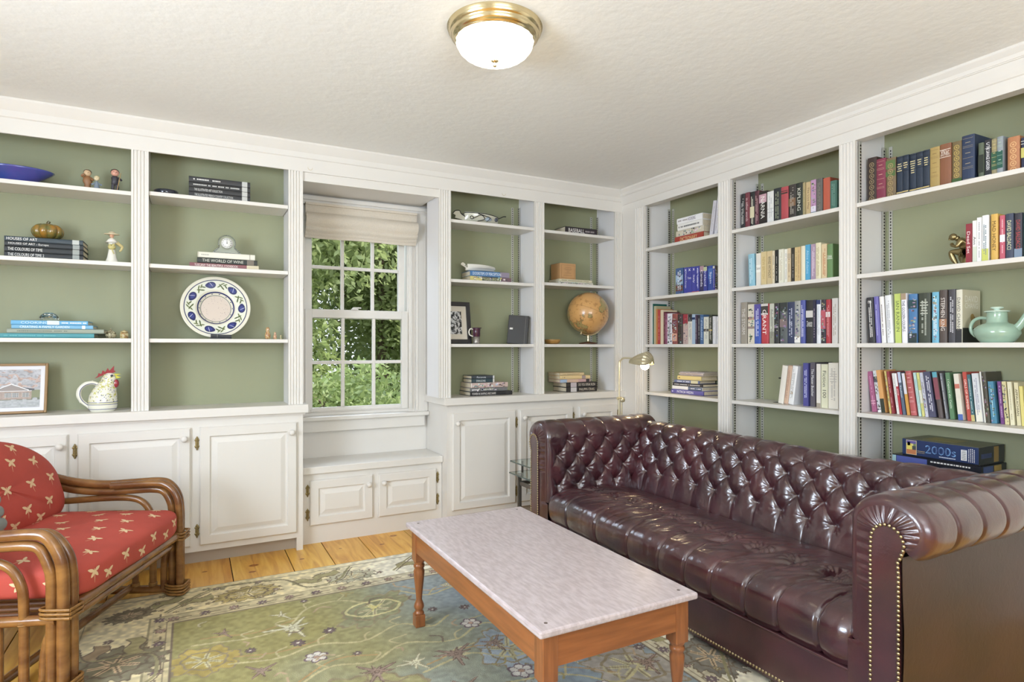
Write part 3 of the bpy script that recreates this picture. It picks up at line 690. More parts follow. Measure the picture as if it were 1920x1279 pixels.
def rug():
    x0, x1, y0, y1 = -.46, 1.98, .9, 3.37; st = .0042
    xs = np.arange(x0, x1, st); ys = np.arange(y0, y1, st); X, Y = np.meshgrid(xs, ys, indexing='ij')
    C = np.zeros(X.shape+(3,))
    n1 = vnoise(X, Y, 3, 1); n2 = vnoise(X, Y, 9, 2); n3 = vnoise(X, Y, 60, 3)
    xe, ye = X+(n2-.5)*.012, Y+(vnoise(X, Y, 9, 5)-.5)*.012     # hand-tufted wobble
    def lerp(a, b, t): t = t[..., None]; return np.array(a)*(1-t)+np.array(b)*t
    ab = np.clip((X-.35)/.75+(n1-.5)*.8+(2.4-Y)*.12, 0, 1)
    C[:] = lerp((140, 132, 78), (124, 138, 150), ab)  # olive to blue-grey drift: yarn colour plus bluish window light painted in
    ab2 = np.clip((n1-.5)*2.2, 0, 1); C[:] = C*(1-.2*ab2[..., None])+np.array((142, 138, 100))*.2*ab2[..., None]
    def put(mask, c, a=1.):
        mask = np.asarray(mask)
        C[mask] = C[mask]*(1-a)+np.array(c)*a
    def win(cx, cy, r):
        i0, i1 = np.searchsorted(xs, [cx-r, cx+r]); j0, j1 = np.searchsorted(ys, [cy-r, cy+r]); return slice(i0, i1), slice(j0, j1)
    def polar(cx, cy, r, fn):
        w_ = win(cx, cy, r*1.3)
        xx, yy = xe[w_]-cx, ye[w_]-cy
        if xx.size == 0: return
        rr = np.hypot(xx, yy); th = np.arctan2(yy, xx); fn(rr/r, th, C[w_])
    def flower(cx, cy, r, n, cp, co, cc, sharp=.35, rot=0.):
        def f(q, th, S):
            e = 1-sharp+sharp*np.abs(np.cos(n*(th-rot)/2))
            S[q < e] = co; S[q < e*.82] = cp
            S[(q < e*.82) & (np.abs(np.sin(n*(th-rot)/2)) > .97) & (q > .3)] = co
            S[q < .26] = co; S[q < .2] = cc
        polar(cx, cy, r, f)
    def burst(cx, cy, r, n, c1, c2, rot=0.):
        def f(q, th, S):
            k = np.abs(((th-rot)*n/(2*np.pi)) % 1-.5)*2
            L = .62+.38*np.sin(3*(th-rot)+1)
            dp = k*q*np.pi/n; lw = .075*np.clip(1.25-q/L, .25, 1)
            S[(dp < lw+.04) & (q < L+.04)] = c2; S[(dp < lw) & (q < L)] = c1
            S[q < .12] = c2; S[q < .08] = c1
        polar(cx, cy, r, f)
    def palmette(cx, cy, rx, ry, c1, c2, c3, rot=0., n=11):
        w_ = win(cx, cy, max(rx, ry)*1.35); xx, yy = xe[w_]-cx, ye[w_]-cy
        if xx.size == 0: return
        a, b = xx*np.cos(rot)+yy*np.sin(rot), -xx*np.sin(rot)+yy*np.cos(rot)
        q = np.hypot(a/rx, b/ry); th = np.arctan2(b/ry, a/rx); S = C[w_]
        e = 1+.11*np.sin(n*th)+.06*np.sin(2.3*n*th+1)
        nn = n2[w_]
        S[q < e] = c2; m = q < e*.93; S[m] = np.array(c1)*(.9+.2*nn[m])[:, None]
        S[np.abs(q-.62*(1+.05*np.sin(n*th))) < .035] = c2
        k = np.abs((th*7/(2*np.pi)) % 1-.5)*2
        S[(k*q < .16) & (q < .52) & (q > .1)] = c3
        S[(k*q < .05) & (q < .9) & (q > .1)] = c2
    def line(pts, wd, c, a=1.):
        P = [Vector((*p, 0)) for p in pts]; P = cat(P, 8)
        for p, q in zip(P[:-1], P[1:]):
            r = (q-p).length/2+wd*2; cx, cy = (p.x+q.x)/2, (p.y+q.y)/2; w_ = win(cx, cy, r+.01)
            xx, yy = xe[w_], ye[w_]
            if xx.size == 0: continue
            d = q-p; L2 = max(d.length_squared, 1e-9); t = np.clip(((xx-p.x)*d.x+(yy-p.y)*d.y)/L2, 0, 1)
            m = np.hypot(xx-p.x-t*d.x, yy-p.y-t*d.y) < wd; C[w_][m] = C[w_][m]*(1-a)+np.array(c)*a
    CREAM = (222, 206, 160); CR2 = (228, 222, 202); BR = (92, 78, 66); TAN = (160, 140, 90); OLV = (112, 112, 76); GOLD = (172, 150, 84); PUR = (92, 72, 84); PINK = (178, 142, 122); GRY = (122, 122, 112)
    rs = np.random.RandomState(5)
    fx0, fx1, fy1 = -.045, 1.60, 3.005         # the field
    # field: large outlined clouds, vines, scattered flowers
    for (cx, cy, r1, r2, c) in ((.735, 2.72, .20, .11, (124, 124, 92)), (.04, 2.57, .13, .11, (164, 142, 72)), (1.45, 1.78, .14, .18, (146, 138, 130)), (.55, 2.05, .2, .14, (142, 136, 92)), (1.10, 2.12, .17, .12, (142, 154, 166)), (1.05, 1.70, .2, .15, (150, 156, 158)), (.3, 1.6, .25, .2, (138, 130, 86)), (1.42, 2.45, .14, .2, (128, 138, 148))):
        palmette(cx, cy, r1, r2, c, (128, 114, 88), (184, 178, 136), rs.rand()*3, 7)
    for P in ([(.0, 2.72), (.2, 2.68), (.36, 2.72), (.46, 2.86), (.6, 2.88), (.72, 2.8)], [(.12, 2.5), (.3, 2.46), (.45, 2.5), (.62, 2.44), (.78, 2.52), (.9, 2.44), (1.0, 2.5)],
              [(.3, 2.2), (.45, 2.3), (.6, 2.26), (.75, 2.34), (.95, 2.28), (1.1, 2.36), (1.2, 2.28)], [(.75, 2.1), (.95, 2.15), (1.1, 2.05), (1.3, 2.1), (1.45, 2.0)],
              [(.9, 2.85), (1.0, 2.75), (1.15, 2.78), (1.25, 2.68), (1.4, 2.72)], [(1.0, 1.9), (1.2, 1.85), (1.35, 1.72), (1.5, 1.8)], [(.0, 2.2), (.2, 2.1), (.35, 1.9), (.6, 1.85), (.8, 1.7)]):
        line(P, .0055, (178, 168, 122)); line([(p[0]+.03, p[1]+.045) for p in P[:3]], .004, (166, 130, 84))
        for p in P[1:-1]: line([p, (p[0]+rs.uniform(-.05, .05), p[1]+.05), (p[0]+rs.uniform(.02, .07), p[1]+.07)], .004, (176, 164, 120))
    hx = [(.735+.12*math.cos(a)*(1+.1*(k % 2)), 2.73+.08*math.sin(a)) for k, a in enumerate([2*PI*k/6 for k in range(7)])]
    line(hx, .006, (196, 188, 132)); burst(.735, 2.74, .05, 8, (186, 176, 110), (210, 196, 120))
    for (x, y, r, n) in FL_STAR: burst(x, y, r*1.15, n, (206, 202, 172), (140, 130, 100), rs.rand())
    for (x, y, r, n) in FL_DARK: burst(x, y, r*1.2, n, (140, 116, 104), (86, 66, 60), rs.rand())
    for (x, y, r) in FL_ROS: flower(x, y, r, 6, (204, 198, 190), PUR, PINK, .3, rs.rand())
    for (x, y, r) in FL_SMALL: flower(x, y, r, 8, (92, 74, 78), (72, 60, 60), (214, 206, 190), .4, rs.rand())
    for k in range(70):
        x, y = rs.uniform(fx0, fx1), rs.uniform(.95, fy1); a = rs.uniform(0, 6.3); L = rs.uniform(.02, .05)
        c = ((178, 170, 136), (100, 86, 74), (150, 134, 84), (166, 140, 112))[rs.randint(4)]
        line([(x, y), (x+L*math.cos(a), y+L*math.sin(a)), (x+L*1.6*math.cos(a+.6), y+L*1.6*math.sin(a+.6))], .0045, c, .8)
    # borders
    dE = np.minimum(np.minimum(X-x0, x1-X), y1-Y)          # distance from the rug's edge
    B = dE < .385
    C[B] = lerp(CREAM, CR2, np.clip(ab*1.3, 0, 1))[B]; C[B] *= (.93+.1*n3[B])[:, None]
    g1 = (dE > .30) & (dE < .385); C[g1] = (C[g1]*.55+np.array((152, 140, 104))*.45)
    for a, b_, c in ((.385, .393, (104, 90, 76)), (.296, .303, (140, 128, 98)), (.318, .322, (176, 164, 132)), (.365, .369, (120, 104, 84)), (.055, .061, (150, 140, 112))): put((dE > a) & (dE < b_), c)
    put(dE < .012, (168, 160, 136))
    def along(t, off):
        """walk the visible borders: left side upward, far side, right side"""
        La = y1-.3-y0
        if t < La: return (x0+off, y0+t, PI/2)
        t -= La
        if t < (x1-x0-.6): return (x0+.3+t, y1-off, 0)
        t -= (x1-x0-.6); return (x1-off, y1-.3-t, PI/2)
    Lt = 2*(y1-.3-y0)+(x1-x0-.6); t = .1; k = 0
    while t < Lt:
        x, y, a = along(t, .342); flower(x, y, .026, 8, PUR if k % 2 else (150, 118, 108), (84, 70, 66), (170, 160, 140), .45)
        line([(x-.03*math.sin(a+.8), y-.03*math.cos(a+.8)), (x+.035*math.cos(a), y+.035*math.sin(a)), (x+.06*math.cos(a), y+.06*math.sin(a))], .004, (112, 98, 78)); t += .12; k += 1
    for (x, y, rx, ry, rot, c) in ((-.255, 2.69, .17, .14, 0, (112, 106, 84)), (-.24, 3.15, .10, .07, .3, (116, 104, 80)), (-.25, 2.15, .14, .12, 0, (112, 100, 78)), (.235, 3.174, .15, .085, .05, (166, 146, 90)), (.73, 3.16, .12, .08, 0, (170, 166, 140)), (1.3, 3.2, .12, .09, 0, (120, 120, 110)),
                                  (1.76, 2.7, .12, .15, 0, (110, 118, 116)), (1.74, 2.2, .13, .13, 0, (146, 138, 110)), (1.76, 1.7, .12, .15, 0, (108, 104, 96)), (1.74, 1.25, .12, .12, 0, (140, 128, 96))):
        palmette(x, y, rx, ry, c, (94, 80, 66), (196, 168, 132) if c[0] < 130 else CREAM, rot, 13)
    for (x, y, a) in ((.02, 3.2, .2), (.52, 3.2, -.2), (.62, 3.24, .3), (1.05, 3.2, .1), (-.1, 3.24, .5), (-.33, 2.82, 1.2), (-.2, 2.83, 1.6), (-.3, 2.38, 1.4), (-.17, 2.42, 1.2), (1.78, 2.45, 1.5), (1.68, 1.95, 1.4)):
        w_ = win(x, y, .09); xx, yy = xe[w_]-x, ye[w_]-y; u, v = xx*math.cos(a)+yy*math.sin(a), -xx*math.sin(a)+yy*math.cos(a)
        m = (np.abs(u) < .07) & (np.abs(v+.01*np.sin(u*60)) < .028); C[w_][m] = (150, 140, 98) if rs.rand() < .6 else (146, 122, 92)
        m = (np.abs(u) < .07) & (np.abs(np.abs(v+.01*np.sin(u*60))-.028) < .003); C[w_][m] = BR
    for P in ([(-.1, 3.12), (.05, 3.28), (.2, 3.32), (.42, 3.27), (.5, 3.12), (.66, 3.14), (.75, 3.3)], [(-.4, 2.9), (-.35, 2.76), (-.15, 2.74), (-.12, 2.55), (-.2, 2.48), (-.38, 2.48)], [(.95, 3.14), (1.1, 3.3), (1.25, 3.33), (1.4, 3.15)], [(-.4, 2.35), (-.15, 2.28), (-.14, 2.05)],
              [(1.66, 2.95), (1.85, 2.85), (1.88, 2.6), (1.7, 2.48)], [(1.66, 2.05), (1.86, 1.98), (1.88, 1.8), (1.66, 1.5)]):
        line(P, .006, (132, 124, 88)); line([(p[0]+.01, p[1]-.012) for p in P], .003, BR)
    for k in range(60):
        s_ = rs.uniform(0, Lt); x, y, a = along(s_, rs.uniform(.05, .28)); flower(x, y, rs.uniform(.012, .02), 5, ((120, 100, 90), (150, 130, 90), (140, 136, 110))[rs.randint(3)], (90, 76, 64), (200, 190, 160), .4)
    C = C*.84+np.array((214, 208, 188))*.23
    C *= (.92+.16*n3)[..., None]; C *= (.97+.06*n1)[..., None]
    Z = np.full(X.shape, .0125)+(n3-.5)*.0012
    e = np.minimum(dE, Y-y0); Z = np.where(e < .004, .0, Z)
    m = mat('wool_pile', (120, 120, 100), .95, attr=True, bump=.9, bump_scale=420, spec=.1)
    r = thing('rug', 'large patterned wool rug, green and blue-grey field with cream floral border, on the pine floor', 'rug')
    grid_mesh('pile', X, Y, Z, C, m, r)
    obj('rug_end', MB().box(x0, x1, .32, y0+.001, 0, .0125), r, m=mat('rug_end', (168, 158, 130), .95, bump=.8, bump_scale=300))
FL_STAR = [(.352, 2.846, .055, 5), (.37, 2.695, .10, 9), (.745, 2.182, .065, 9), (1.122, 2.817, .045, 5), (1.277, 1.943, .05, 7), (1.3, 2.5, .05, 6), (.2, 2.15, .05, 8)]
FL_DARK = [(.598, 2.184, .075, 10), (.9, 2.171, .075, 11), (.223, 2.396, .06, 7), (1.074, 2.179, .06, 8), (.114, 2.774, .05, 5), (1.513, 1.775, .07, 9), (.847, 1.95, .06, 8), (1.35, 2.2, .07, 9)]
FL_ROS = [(.423, 2.402, .048), (1.06, 2.383, .048), (1.07, 1.948, .055), (1.35, 2.75, .04), (.1, 2.0, .05), (.55, 1.75, .05), (1.279, 1.72, .04)]
FL_SMALL = [(.381, 2.546, .032), (.513, 2.6, .03), (.961, 2.59, .024), (1.095, 2.539, .026), (.203, 2.573, .024), (.463, 2.95, .02), (.456, 3.0, .02), (1.4, 2.45, .025), (1.567, 1.879, .025), (.564, 2.351, .02)]
rug()

# ------------------------------------------------------------------ coffee table
def coffee_table():
    z0 = .0125
    r = thing('coffee_table', 'low coffee table with grey marble top on turned cherry legs, in front of the sofa', 'table', (1.091, 1.942, z0))
    wd = mat('cherry_wood', (156, 96, 56), .3, coat=.3, noise_amt=.35, noise_scale=5, stretch=(12, 12, 1.2))
    wdx = mat('cherry_apron', (158, 96, 54), .3, coat=.3, noise_amt=.3, noise_scale=4, stretch=(1.2, 1.2, 14))
    mb_ = mat('grey_marble', (200, 188, 190), .3, noise_amt=.0, c2=(180, 167, 168), noise_scale=9, stretch=(11, 2.6, 8), bump=.02, coat=.15)
    hx, hy = .281, .568; zt = .447-z0
    top = MB().box(-hx, hx, -hy, hy, zt-.021, zt, .006); obj('table_top', top, r, m=mb_)
    # clipped plugs
    for x in (-1, 1):
        for y in (-1, 1): obj('plug', MB().lathe([(.0055, 0), (.0055, .0006)], 12, M=T(x*(hx-.042), y*(hy-.042), zt-.0001)), r, m=mat('plug', (110, 98, 92), .5))
    ap = MB()
    lx, ly = hx-.045, hy-.045
    for s_ in (-1, 1):
        ap.box(s_*(lx+.012)-.009, s_*(lx+.012)+.009, -ly+.02, ly-.02, zt-.021-.095, zt-.0215)
        ap.box(-lx+.02, lx-.02, s_*(ly+.012)-.009, s_*(ly+.012)+.009, zt-.021-.095, zt-.0215)
    obj('apron', ap, r, m=wdx)
    H_ = zt-.0215
    for x in (-1, 1):
        for y in (-1, 1):
            m = MB(); hw = .0245
            m.box(-hw, hw, -hw, hw, H_-.135, H_, .003)
            m.box(-hw*.86, hw*.86, -hw*.86, hw*.86, 0, .052, .003)
            pr = [(.018, .05), (.0225, .056), (.019, .062), (.0145, .068), (.019, .074), (.022, .084), (.019, .096), (.0125, .112), (.014, .135), (.0195, .185), (.0225, .215), (.0235, .235), (.019, .246), (.0235, .252), (.0235, .262), (.019, .267), (.0235, .273), (.0245, H_-.134)]
            m.lathe(pr, 20); obj('leg', m, r, loc=(x*lx, y*ly, 0), m=wd)
coffee_table()

# ------------------------------------------------------------------ chesterfield sofa
def nz(x, y, z, s=1): return noise.noise(Vector((x*s, y*s, z*s)))
def tuft(u, s, s0, s1, k=4, du=.136, ds=.088, amp=.034, floor_=.3):
    """buttoned funnels joined by thin diagonal pleats; u along, s up the surface"""
    top = s0+(k-1)*ds
    m = (s-s0)/ds; best = 9; bu = bm = 0
    for mm in (math.floor(m), math.floor(m)+1, round(m)-1, round(m)+1):
        if 0 <= mm < k or True:
            mc = max(0, min(k-1, mm)); off = .5 if mc % 2 else 0; uu = u/du-off; dx = (uu-round(uu))*du; dd = math.hypot(dx, s-s0-mc*ds)
            if dd < best: best = dd; bdx = dx; bdy = s-s0-mc*ds; bu = round(uu); bm = mc
    h = -.024*math.exp(-best/.021)
    if s < s0 or s > top:
        off = .5 if (s > top and (k-1) % 2) else 0; uu = u/du-off; dl = abs(uu-round(uu))*du; far = min(1, abs(s-(s0 if s < s0 else top))/.12)
        cr = .0035*(1-far*(.8 if s < s0 else .3)); h += .009*(abs(math.sin(PI*uu))**.7-1)*(1-far*.35)
    else:
        t = (s-s0)/(2*ds); a_ = u/du+t; b_ = u/du-t; L = du*2*ds/math.hypot(du, 2*ds)
        dl = min(abs(a_-round(a_)), abs(b_-round(b_)))*L; cr = .004
        h += .013*(abs(math.sin(PI*a_)*math.sin(PI*b_))**.5-1)
    h -= cr*math.exp(-(dl/.0032)**2)*(.35+.65*min(1, best/.03))
    th = math.atan2(bdy, bdx); cell = bu*7.1+bm*3.3
    g = (math.sin(th*9+cell+1.5*nz(bdx*30, bdy*30, cell))+.6*math.sin(th*16+cell*2))*math.exp(-((best-.026)/.018)**2)*.0017
    return h+g+nz(u, s, s0*7, 22)*.0018+nz(u+5, s, 3, 60)*.0006
def leather(name='oxblood_leather', coat=.8, rough=.30, c0=(48, 22, 29), c1=(80, 38, 44)):
    m = bpy.data.materials.new(name); m.use_nodes = True; nt = m.node_tree; N = nt.nodes; L = nt.links; b = N['Principled BSDF']
    b.inputs['Roughness'].default_value = rough; b.inputs['Coat Weight'].default_value = coat; b.inputs['Coat IOR'].default_value = 1.62; b.inputs['Coat Roughness'].default_value = .14; b.inputs['Specular IOR Level'].default_value = .65
    tc = N.new('ShaderNodeTexCoord'); n = N.new('ShaderNodeTexNoise'); n.inputs['Scale'].default_value = 5; n.inputs['Detail'].default_value = 6; L.new(tc.outputs['Object'], n.inputs['Vector'])
    r = N.new('ShaderNodeValToRGB'); r.color_ramp.elements[0].position = .3; r.color_ramp.elements[1].position = .72
    r.color_ramp.elements[0].color = rgb(c0); r.color_ramp.elements[1].color = rgb(c1); L.new(n.outputs['Fac'], r.inputs['Fac']); L.new(r.outputs['Color'], b.inputs['Base Color'])
    v = N.new('ShaderNodeTexVoronoi'); v.inputs['Scale'].default_value = 260; L.new(tc.outputs['Object'], v.inputs['Vector'])
    n2 = N.new('ShaderNodeTexNoise'); n2.inputs['Scale'].default_value = 38; n2.inputs['Detail'].default_value = 6; n2.inputs['Distortion'].default_value = 1; L.new(tc.outputs['Object'], n2.inputs['Vector'])
    ad = N.new('ShaderNodeMath'); ad.operation = 'MULTIPLY_ADD'; ad.inputs[1].default_value = .12; L.new(v.outputs['Distance'], ad.inputs[0]); L.new(n2.outputs['Fac'], ad.inputs[2])
    bp = N.new('ShaderNodeBump'); bp.inputs['Strength'].default_value = .16; bp.inputs['Distance'].default_value = .004; L.new(ad.outputs[0], bp.inputs['Height']); L.new(bp.outputs['Normal'], b.inputs['Normal']); L.new(bp.outputs['Normal'], b.inputs['Coat Normal'])
    return m
def surf(fn, U, S):
    """displace fn(u,s)->(pos) along its normal by h"""
    P = []
    for u in U:
        row = []
        for s in S:
            p, n, h = fn(u, s); row.append(tuple(Vector(p)+Vector(n)*h))
        P.append(row)
    return P
def sofa():
    LE = leather(); LO = leather('outside_leather', .08, .42, (44, 30, 30), (64, 42, 40)); NAIL = mat('brass_nail', (186, 170, 132), .28, 1)
    X0, XB = 1.785, 2.56; YN, YFa = 1.045, 3.065; ZR = .672; R = .105; Z0 = .0125
    r = thing('chesterfield_sofa', 'long oxblood leather chesterfield sofa with deep button tufting and brass nail trim', 'sofa', ((X0+XB)/2, (YN+YFa)/2, Z0))
    O = Vector(r.location)
    def loc(P): return [[tuple(Vector(p)-O) for p in row] for row in P]
    # --- back
    lean = Vector((.07, 0, .34)).normalized(); base = Vector((2.385, 0, .315)); L1 = .345; tang = base+lean*L1
    nrm = Vector((-lean.z, 0, lean.x)); ctr = tang-nrm*R; a0 = math.atan2(nrm.z, nrm.x)
    Larc = R*math.radians(215)
    def backfn(y, s):
        if s < L1: p = base+lean*s; n = nrm
        else:
            a = a0-(s-L1)/R; n = Vector((math.cos(a), 0, math.sin(a))); p = ctr+n*R
        h = tuft(y-2.055, s, .135, 0, 4)
        sag = -.014*math.exp(-((y-1.75)/.3)**2)
        return (p.x, y, p.z+sag), n, h
    U = np.linspace(YN-.02, YFa+.02, 420); S = list(np.arange(0, L1, .0055))+list(np.linspace(L1, L1+Larc, 78))
    o = MB(); o.grid(loc(surf(backfn, U, S))); 
    back = obj('backrest', o, r, m=LE)
    bo = MB(); bo.box(2.52-O.x, 2.66-O.x, YN-.02-O.y, YFa+.02-O.y, .04-O.z, .60-O.z, .01); bo.box(2.40-O.x, 2.53-O.x, YN-.0-O.y, YFa+.0-O.y, .04-O.z, .34-O.z)
    obj('back_frame', bo, r, m=LE)
    BTN = MB().sph((0, 0, 0), .0085, 10, (1, 1, .55)).mesh('button'); BTN.materials.append(LE)
    for f in BTN.polygons: f.use_smooth = True
    def put_button(p, n, parent, me=BTN, nm='button'):
        b = bpy.data.objects.new(nm, me); COL.objects.link(b); b.parent = parent; b.location = Vector(p)-O
        b.rotation_euler = Vector(n).to_track_quat('Z', 'Y').to_euler()
    for m in range(4):
        s = .135+m*.088; off = .5 if m % 2 else 0
        for k in range(-8, 9):
            y = 2.055+(k+off)*.136
            if YN+.15 < y < YFa-.15:
                p, n, h = backfn(y, s); put_button(Vector(p)+Vector(n)*(h+.001), n, back)
    # --- arms
    xe = 2.60
    for sgn, yc, nm in ((1, YN, 'near'), (-1, YFa, 'far')):
        yi = yc+sgn*.125; La = .36; Ry, Rz = .122, .098
        cc = Vector((0, yi-sgn*Ry, ZR-.002))
        arcL = math.radians(232)*.11
        def armfn(x, s, yi=yi, sgn=sgn, cc=cc, La=La):
            if s < La: p = Vector((0, yi, ZR-.002-La+s)); n = Vector((0, sgn, 0))
            else:
                a = (s-La)/.11; n = Vector((0, sgn*math.cos(a), math.sin(a))); p = Vector((0, cc.y+sgn*Ry*math.cos(a), cc.z+Rz*math.sin(a)))
            e = min(1, (x-X0)/.06); fr = max(0, 1-(x-X0)/.035)
            h = tuft(x-2.135, s, .085, 0, 4) if s < La+.11*1.75 else 0
            fade = 1 if s < La+.11*1.2 else max(0, 1-(s-La-.132)/.10)
            if s >= La+.132:
                q = abs(math.sin(PI*((x-2.135)/.136-.5))); h2 = .0035*(q**.6-1)-.006*math.exp(-(q/.13)**2)+nz(x, s, 2, 9)*.004; h = h*fade+h2*(1-fade)
            k = 1-math.sqrt(max(0, 1-fr*fr))
            h = h*e*e-.028*k+(1-e)*(-.004)
            return (x, p.y, p.z), n, h
        U = np.concatenate([X0+.035*np.linspace(0, 1, 9)**2*.999, np.arange(X0+.037, xe, .0052)]); S = list(np.arange(0, La, .0055))+list(np.linspace(La, La+arcL, 80))
        mb = MB(); P = loc(surf(armfn, U, S)); mb.grid(P)
        arm = obj('arm', mb, r, m=LE)
        for m in range(4):
            s = .085+m*.088; off = .5 if m % 2 else 0
            for k in range(-3, 4):
                x = 2.135+(k+off)*.136
                if X0+.08 < x < 2.44:
                    p, n, h = armfn(x, s); put_button(Vector(p)+Vector(n)*(h+.001), n, arm)
        # pleated front of the scroll, gathered toward the facing panel
        pl = MB(); rings = []
        rim = [Vector(p) for p in P[0]]
        cpt = Vector((X0-O.x, cc.y-O.y+sgn*.0, ZR-.01-O.z))
        lo = [Vector((X0-O.x, yi-sgn*.004-O.y, z-O.z)) for z in np.linspace(.06, ZR-.002-La-.006, 30)]
        full = lo+rim
        for i in range(7):
            t = i/6; row = []
            for j, p in enumerate(full):
                c = Vector((p.x, cpt.y, min(p.z, cpt.z)))
                q = p.lerp(c, t*.9); q.x = p.x-.012*math.sin(min(1, t*1.6)*PI/2)+(.0035*math.sin(j*1.05+nz(j*.3, 0, 1)*4)*math.sin(PI*min(1, t*1.3)) if j > 60 else 0)
                row.append(tuple(q))
            rings.append(row)
        pl.grid(rings); obj('scroll_front', pl, arm, m=LE)
        # facing panel with nails
        w2 = .040; yp = yc; zt_ = ZR+.012; out = []
        bulb = .020
        L_, Rr = [], []
        for z in np.linspace(.045, .60, 40):
            k = max(0, (z-.55)/.05); L_.append((yp-sgn*(w2-.003*k)-sgn*.0, z)); Rr.append((yp+sgn*w2, z))
        arc = []
        cyb = yp-sgn*.008
        for k in range(0, 19):
            a = PI*k/18; arc.append((cyb+sgn*math.cos(a)*(.047), .635+.052*math.sin(a)))
        neck = [(yp-sgn*.052, .622), (yp-sgn*.044, .60)]
        outl = Rr+arc+neck+[p for p in reversed(L_) if p[1] < .59]
        pn = MB(); A = [[(X0-.017-O.x, y-O.y, z-O.z) for y, z in outl], [(X0-.005-O.x, y-O.y, z-O.z) for y, z in outl]]
        pn.grid(A, False, cv=True); pn.add(A[0], [tuple(range(len(outl)))]); obj('facing_panel', pn, arm, m=LE)
        # nails
        pts = [Vector((X0-.019, y, z)) for y, z in outl]; path = []; acc = 0; stp = .0135; d0 = 0
        for p, q in zip(pts[:-1], pts[1:]):
            L = (q-p).length
            while d0 <= L: path.append(p.lerp(q, d0/L)); d0 += stp
            d0 -= L
        NM = MB().sph((0, 0, 0), .0056, 8, (1, 1, .5)).mesh('nailhead'); NM.materials.append(NAIL)
        if sgn > 0:
            for p in path[:100]: put_button(p, (-1, 0, 0), arm, NM, 'nailhead')
            path = path[100:]
        st = MB()
        for p in path: st.sph(tuple(p-O), .0056, 8, (.5, 1, 1))
        if path: tag(obj('nailheads', st, arm, m=NAIL), None, None, kind='stuff')
        # outside
        ob = MB(); ys = yc-sgn*.043; P_ = []
        for i in range(40):
            x = X0-.004+(2.66-X0)*i/39
            P_.append([(x-O.x, ys+sgn*.0-sgn*.006*math.sin(PI*j/24)*(.6+nz(x, j*.1, 1, 2)*.6)-O.y, .04+(.56)*j/24-O.z) for j in range(25)])
        ob.grid(P_); ob.box(X0+.0-O.x, 2.655-O.x, min(ys+sgn*.002, yc+sgn*.08)-O.y, max(ys+sgn*.002, yc+sgn*.08)-O.y, .04-O.z, .60-O.z); obj('outside_panel', ob, arm, m=LO)
    # --- seat
    ya, yb = YN+.115, YFa-.115
    prof = cat([Vector(p) for p in ((1.80, 0, .205), (1.783, 0, .24), (1.778, 0, .29), (1.79, 0, .335), (1.835, 0, .37), (1.92, 0, .388), (2.06, 0, .388), (2.22, 0, .372), (2.36, 0, .345), (2.43, 0, .30))], 12)
    pl_ = [0]
    for a, b_ in zip(prof[:-1], prof[1:]): pl_.append(pl_[-1]+(b_-a).length)
    tot = pl_[-1]
    CRE = [1.262, 1.417, 1.558, 1.724, 1.873, 2.032, 2.25, 2.5, 2.76]
    def seatfn(y, s):
        s = min(s, tot-1e-5); i = 0
        i = int(np.searchsorted(pl_, s, side='right'))-1; i = max(0, min(i, len(prof)-2)); t = (s-pl_[i])/(pl_[i+1]-pl_[i]); p = prof[i].lerp(prof[i+1], t)
        d = (prof[min(i+2, len(prof)-1)]-prof[max(i-1, 0)]).normalized(); n = Vector((-d.z, 0, d.x))
        sb = .44      # button row
        yy = y+.010*math.sin(s*9+y*3); d = min(abs(yy-c_) for c_ in CRE)
        f = 1-min(1, max(0, (s-sb+.02)/.05)) if s > sb-.03 else 1
        h = -.010*math.exp(-(d/.006)**2)*f-.0035*math.exp(-(d/.03)**2)*f
        # long soft folds running front to back
        q1 = nz(y+s*.30, s*.20, 4, 15); q2 = nz(y+s*.42, s*.16, 8, 32)
        zone = math.exp(-((s-.40)/.15)**2); front = math.exp(-((s-.15)/.10)**2)
        h += ((1-min(1, abs(q1)*2.6))**2*-.022)*zone+(1-min(1, abs(q2)*2.4))**2*-.012*zone*(1 if s > .2 else 0)+nz(y, s, 1, 8)*.004
        h += ((1-abs(nz(y, s*.12, 2, 26))*2))*.0022*front*(.5+nz(y, 3, 3, 5))
        k = round((y-2.055)/.165); dx = y-2.055-k*.165; d2 = math.hypot(dx, s-sb)
        h += -.013*math.exp(-(d2/.02)**2)+math.sin(math.atan2(s-sb, dx)*12+k)*math.exp(-((d2-.04)/.025)**2)*.003
        e = min(1, (y-ya)/.07, (yb-y)/.07); e = max(0, e); h -= .02*(1-math.sqrt(max(0, 1-(1-e)**2)))
        return (p.x, y, p.z), n, h
    U = np.arange(ya, yb, .0046); S = np.linspace(0, tot, 150)
    mb = MB(); mb.grid(loc(surf(seatfn, U, S))); seat = obj('seat', mb, r, m=LE)
    for k in range(-5, 6):
        y = 2.055+k*.165
        if ya+.05 < y < yb-.05: p, n, h = seatfn(y, .44); put_button(Vector(p)+Vector(n)*(h+.001), n, seat)
    # --- front rail with piping and nail trim
    fr = MB(); P_ = []
    for j, (x, z) in enumerate(((1.80, .205), (1.792, .203), (1.789, .196), (1.7885, .12), (1.787, .045), (1.80, .040))): P_.append([(x-O.x, y-O.y, z-O.z) for y in np.linspace(YN+.03, YFa-.03, 60)])
    fr.grid(P_, False); fr.box(1.80-O.x, 2.5-O.x, YN+.03-O.y, YFa-.03-O.y, .04-O.z, .205-O.z); fr.tube([(1.789-O.x, YN+.04-O.y, .203-O.z), (1.789-O.x, YFa-.04-O.y, .203-O.z)], .005, 8, res=0)
    fr.box(1.81-O.x, 2.6-O.x, YN+.0-O.y, YFa-.0-O.y, .022-O.z, .04-O.z)
    rail = obj('front_rail', fr, r, m=LE)
    st = MB(); y = YN+.045
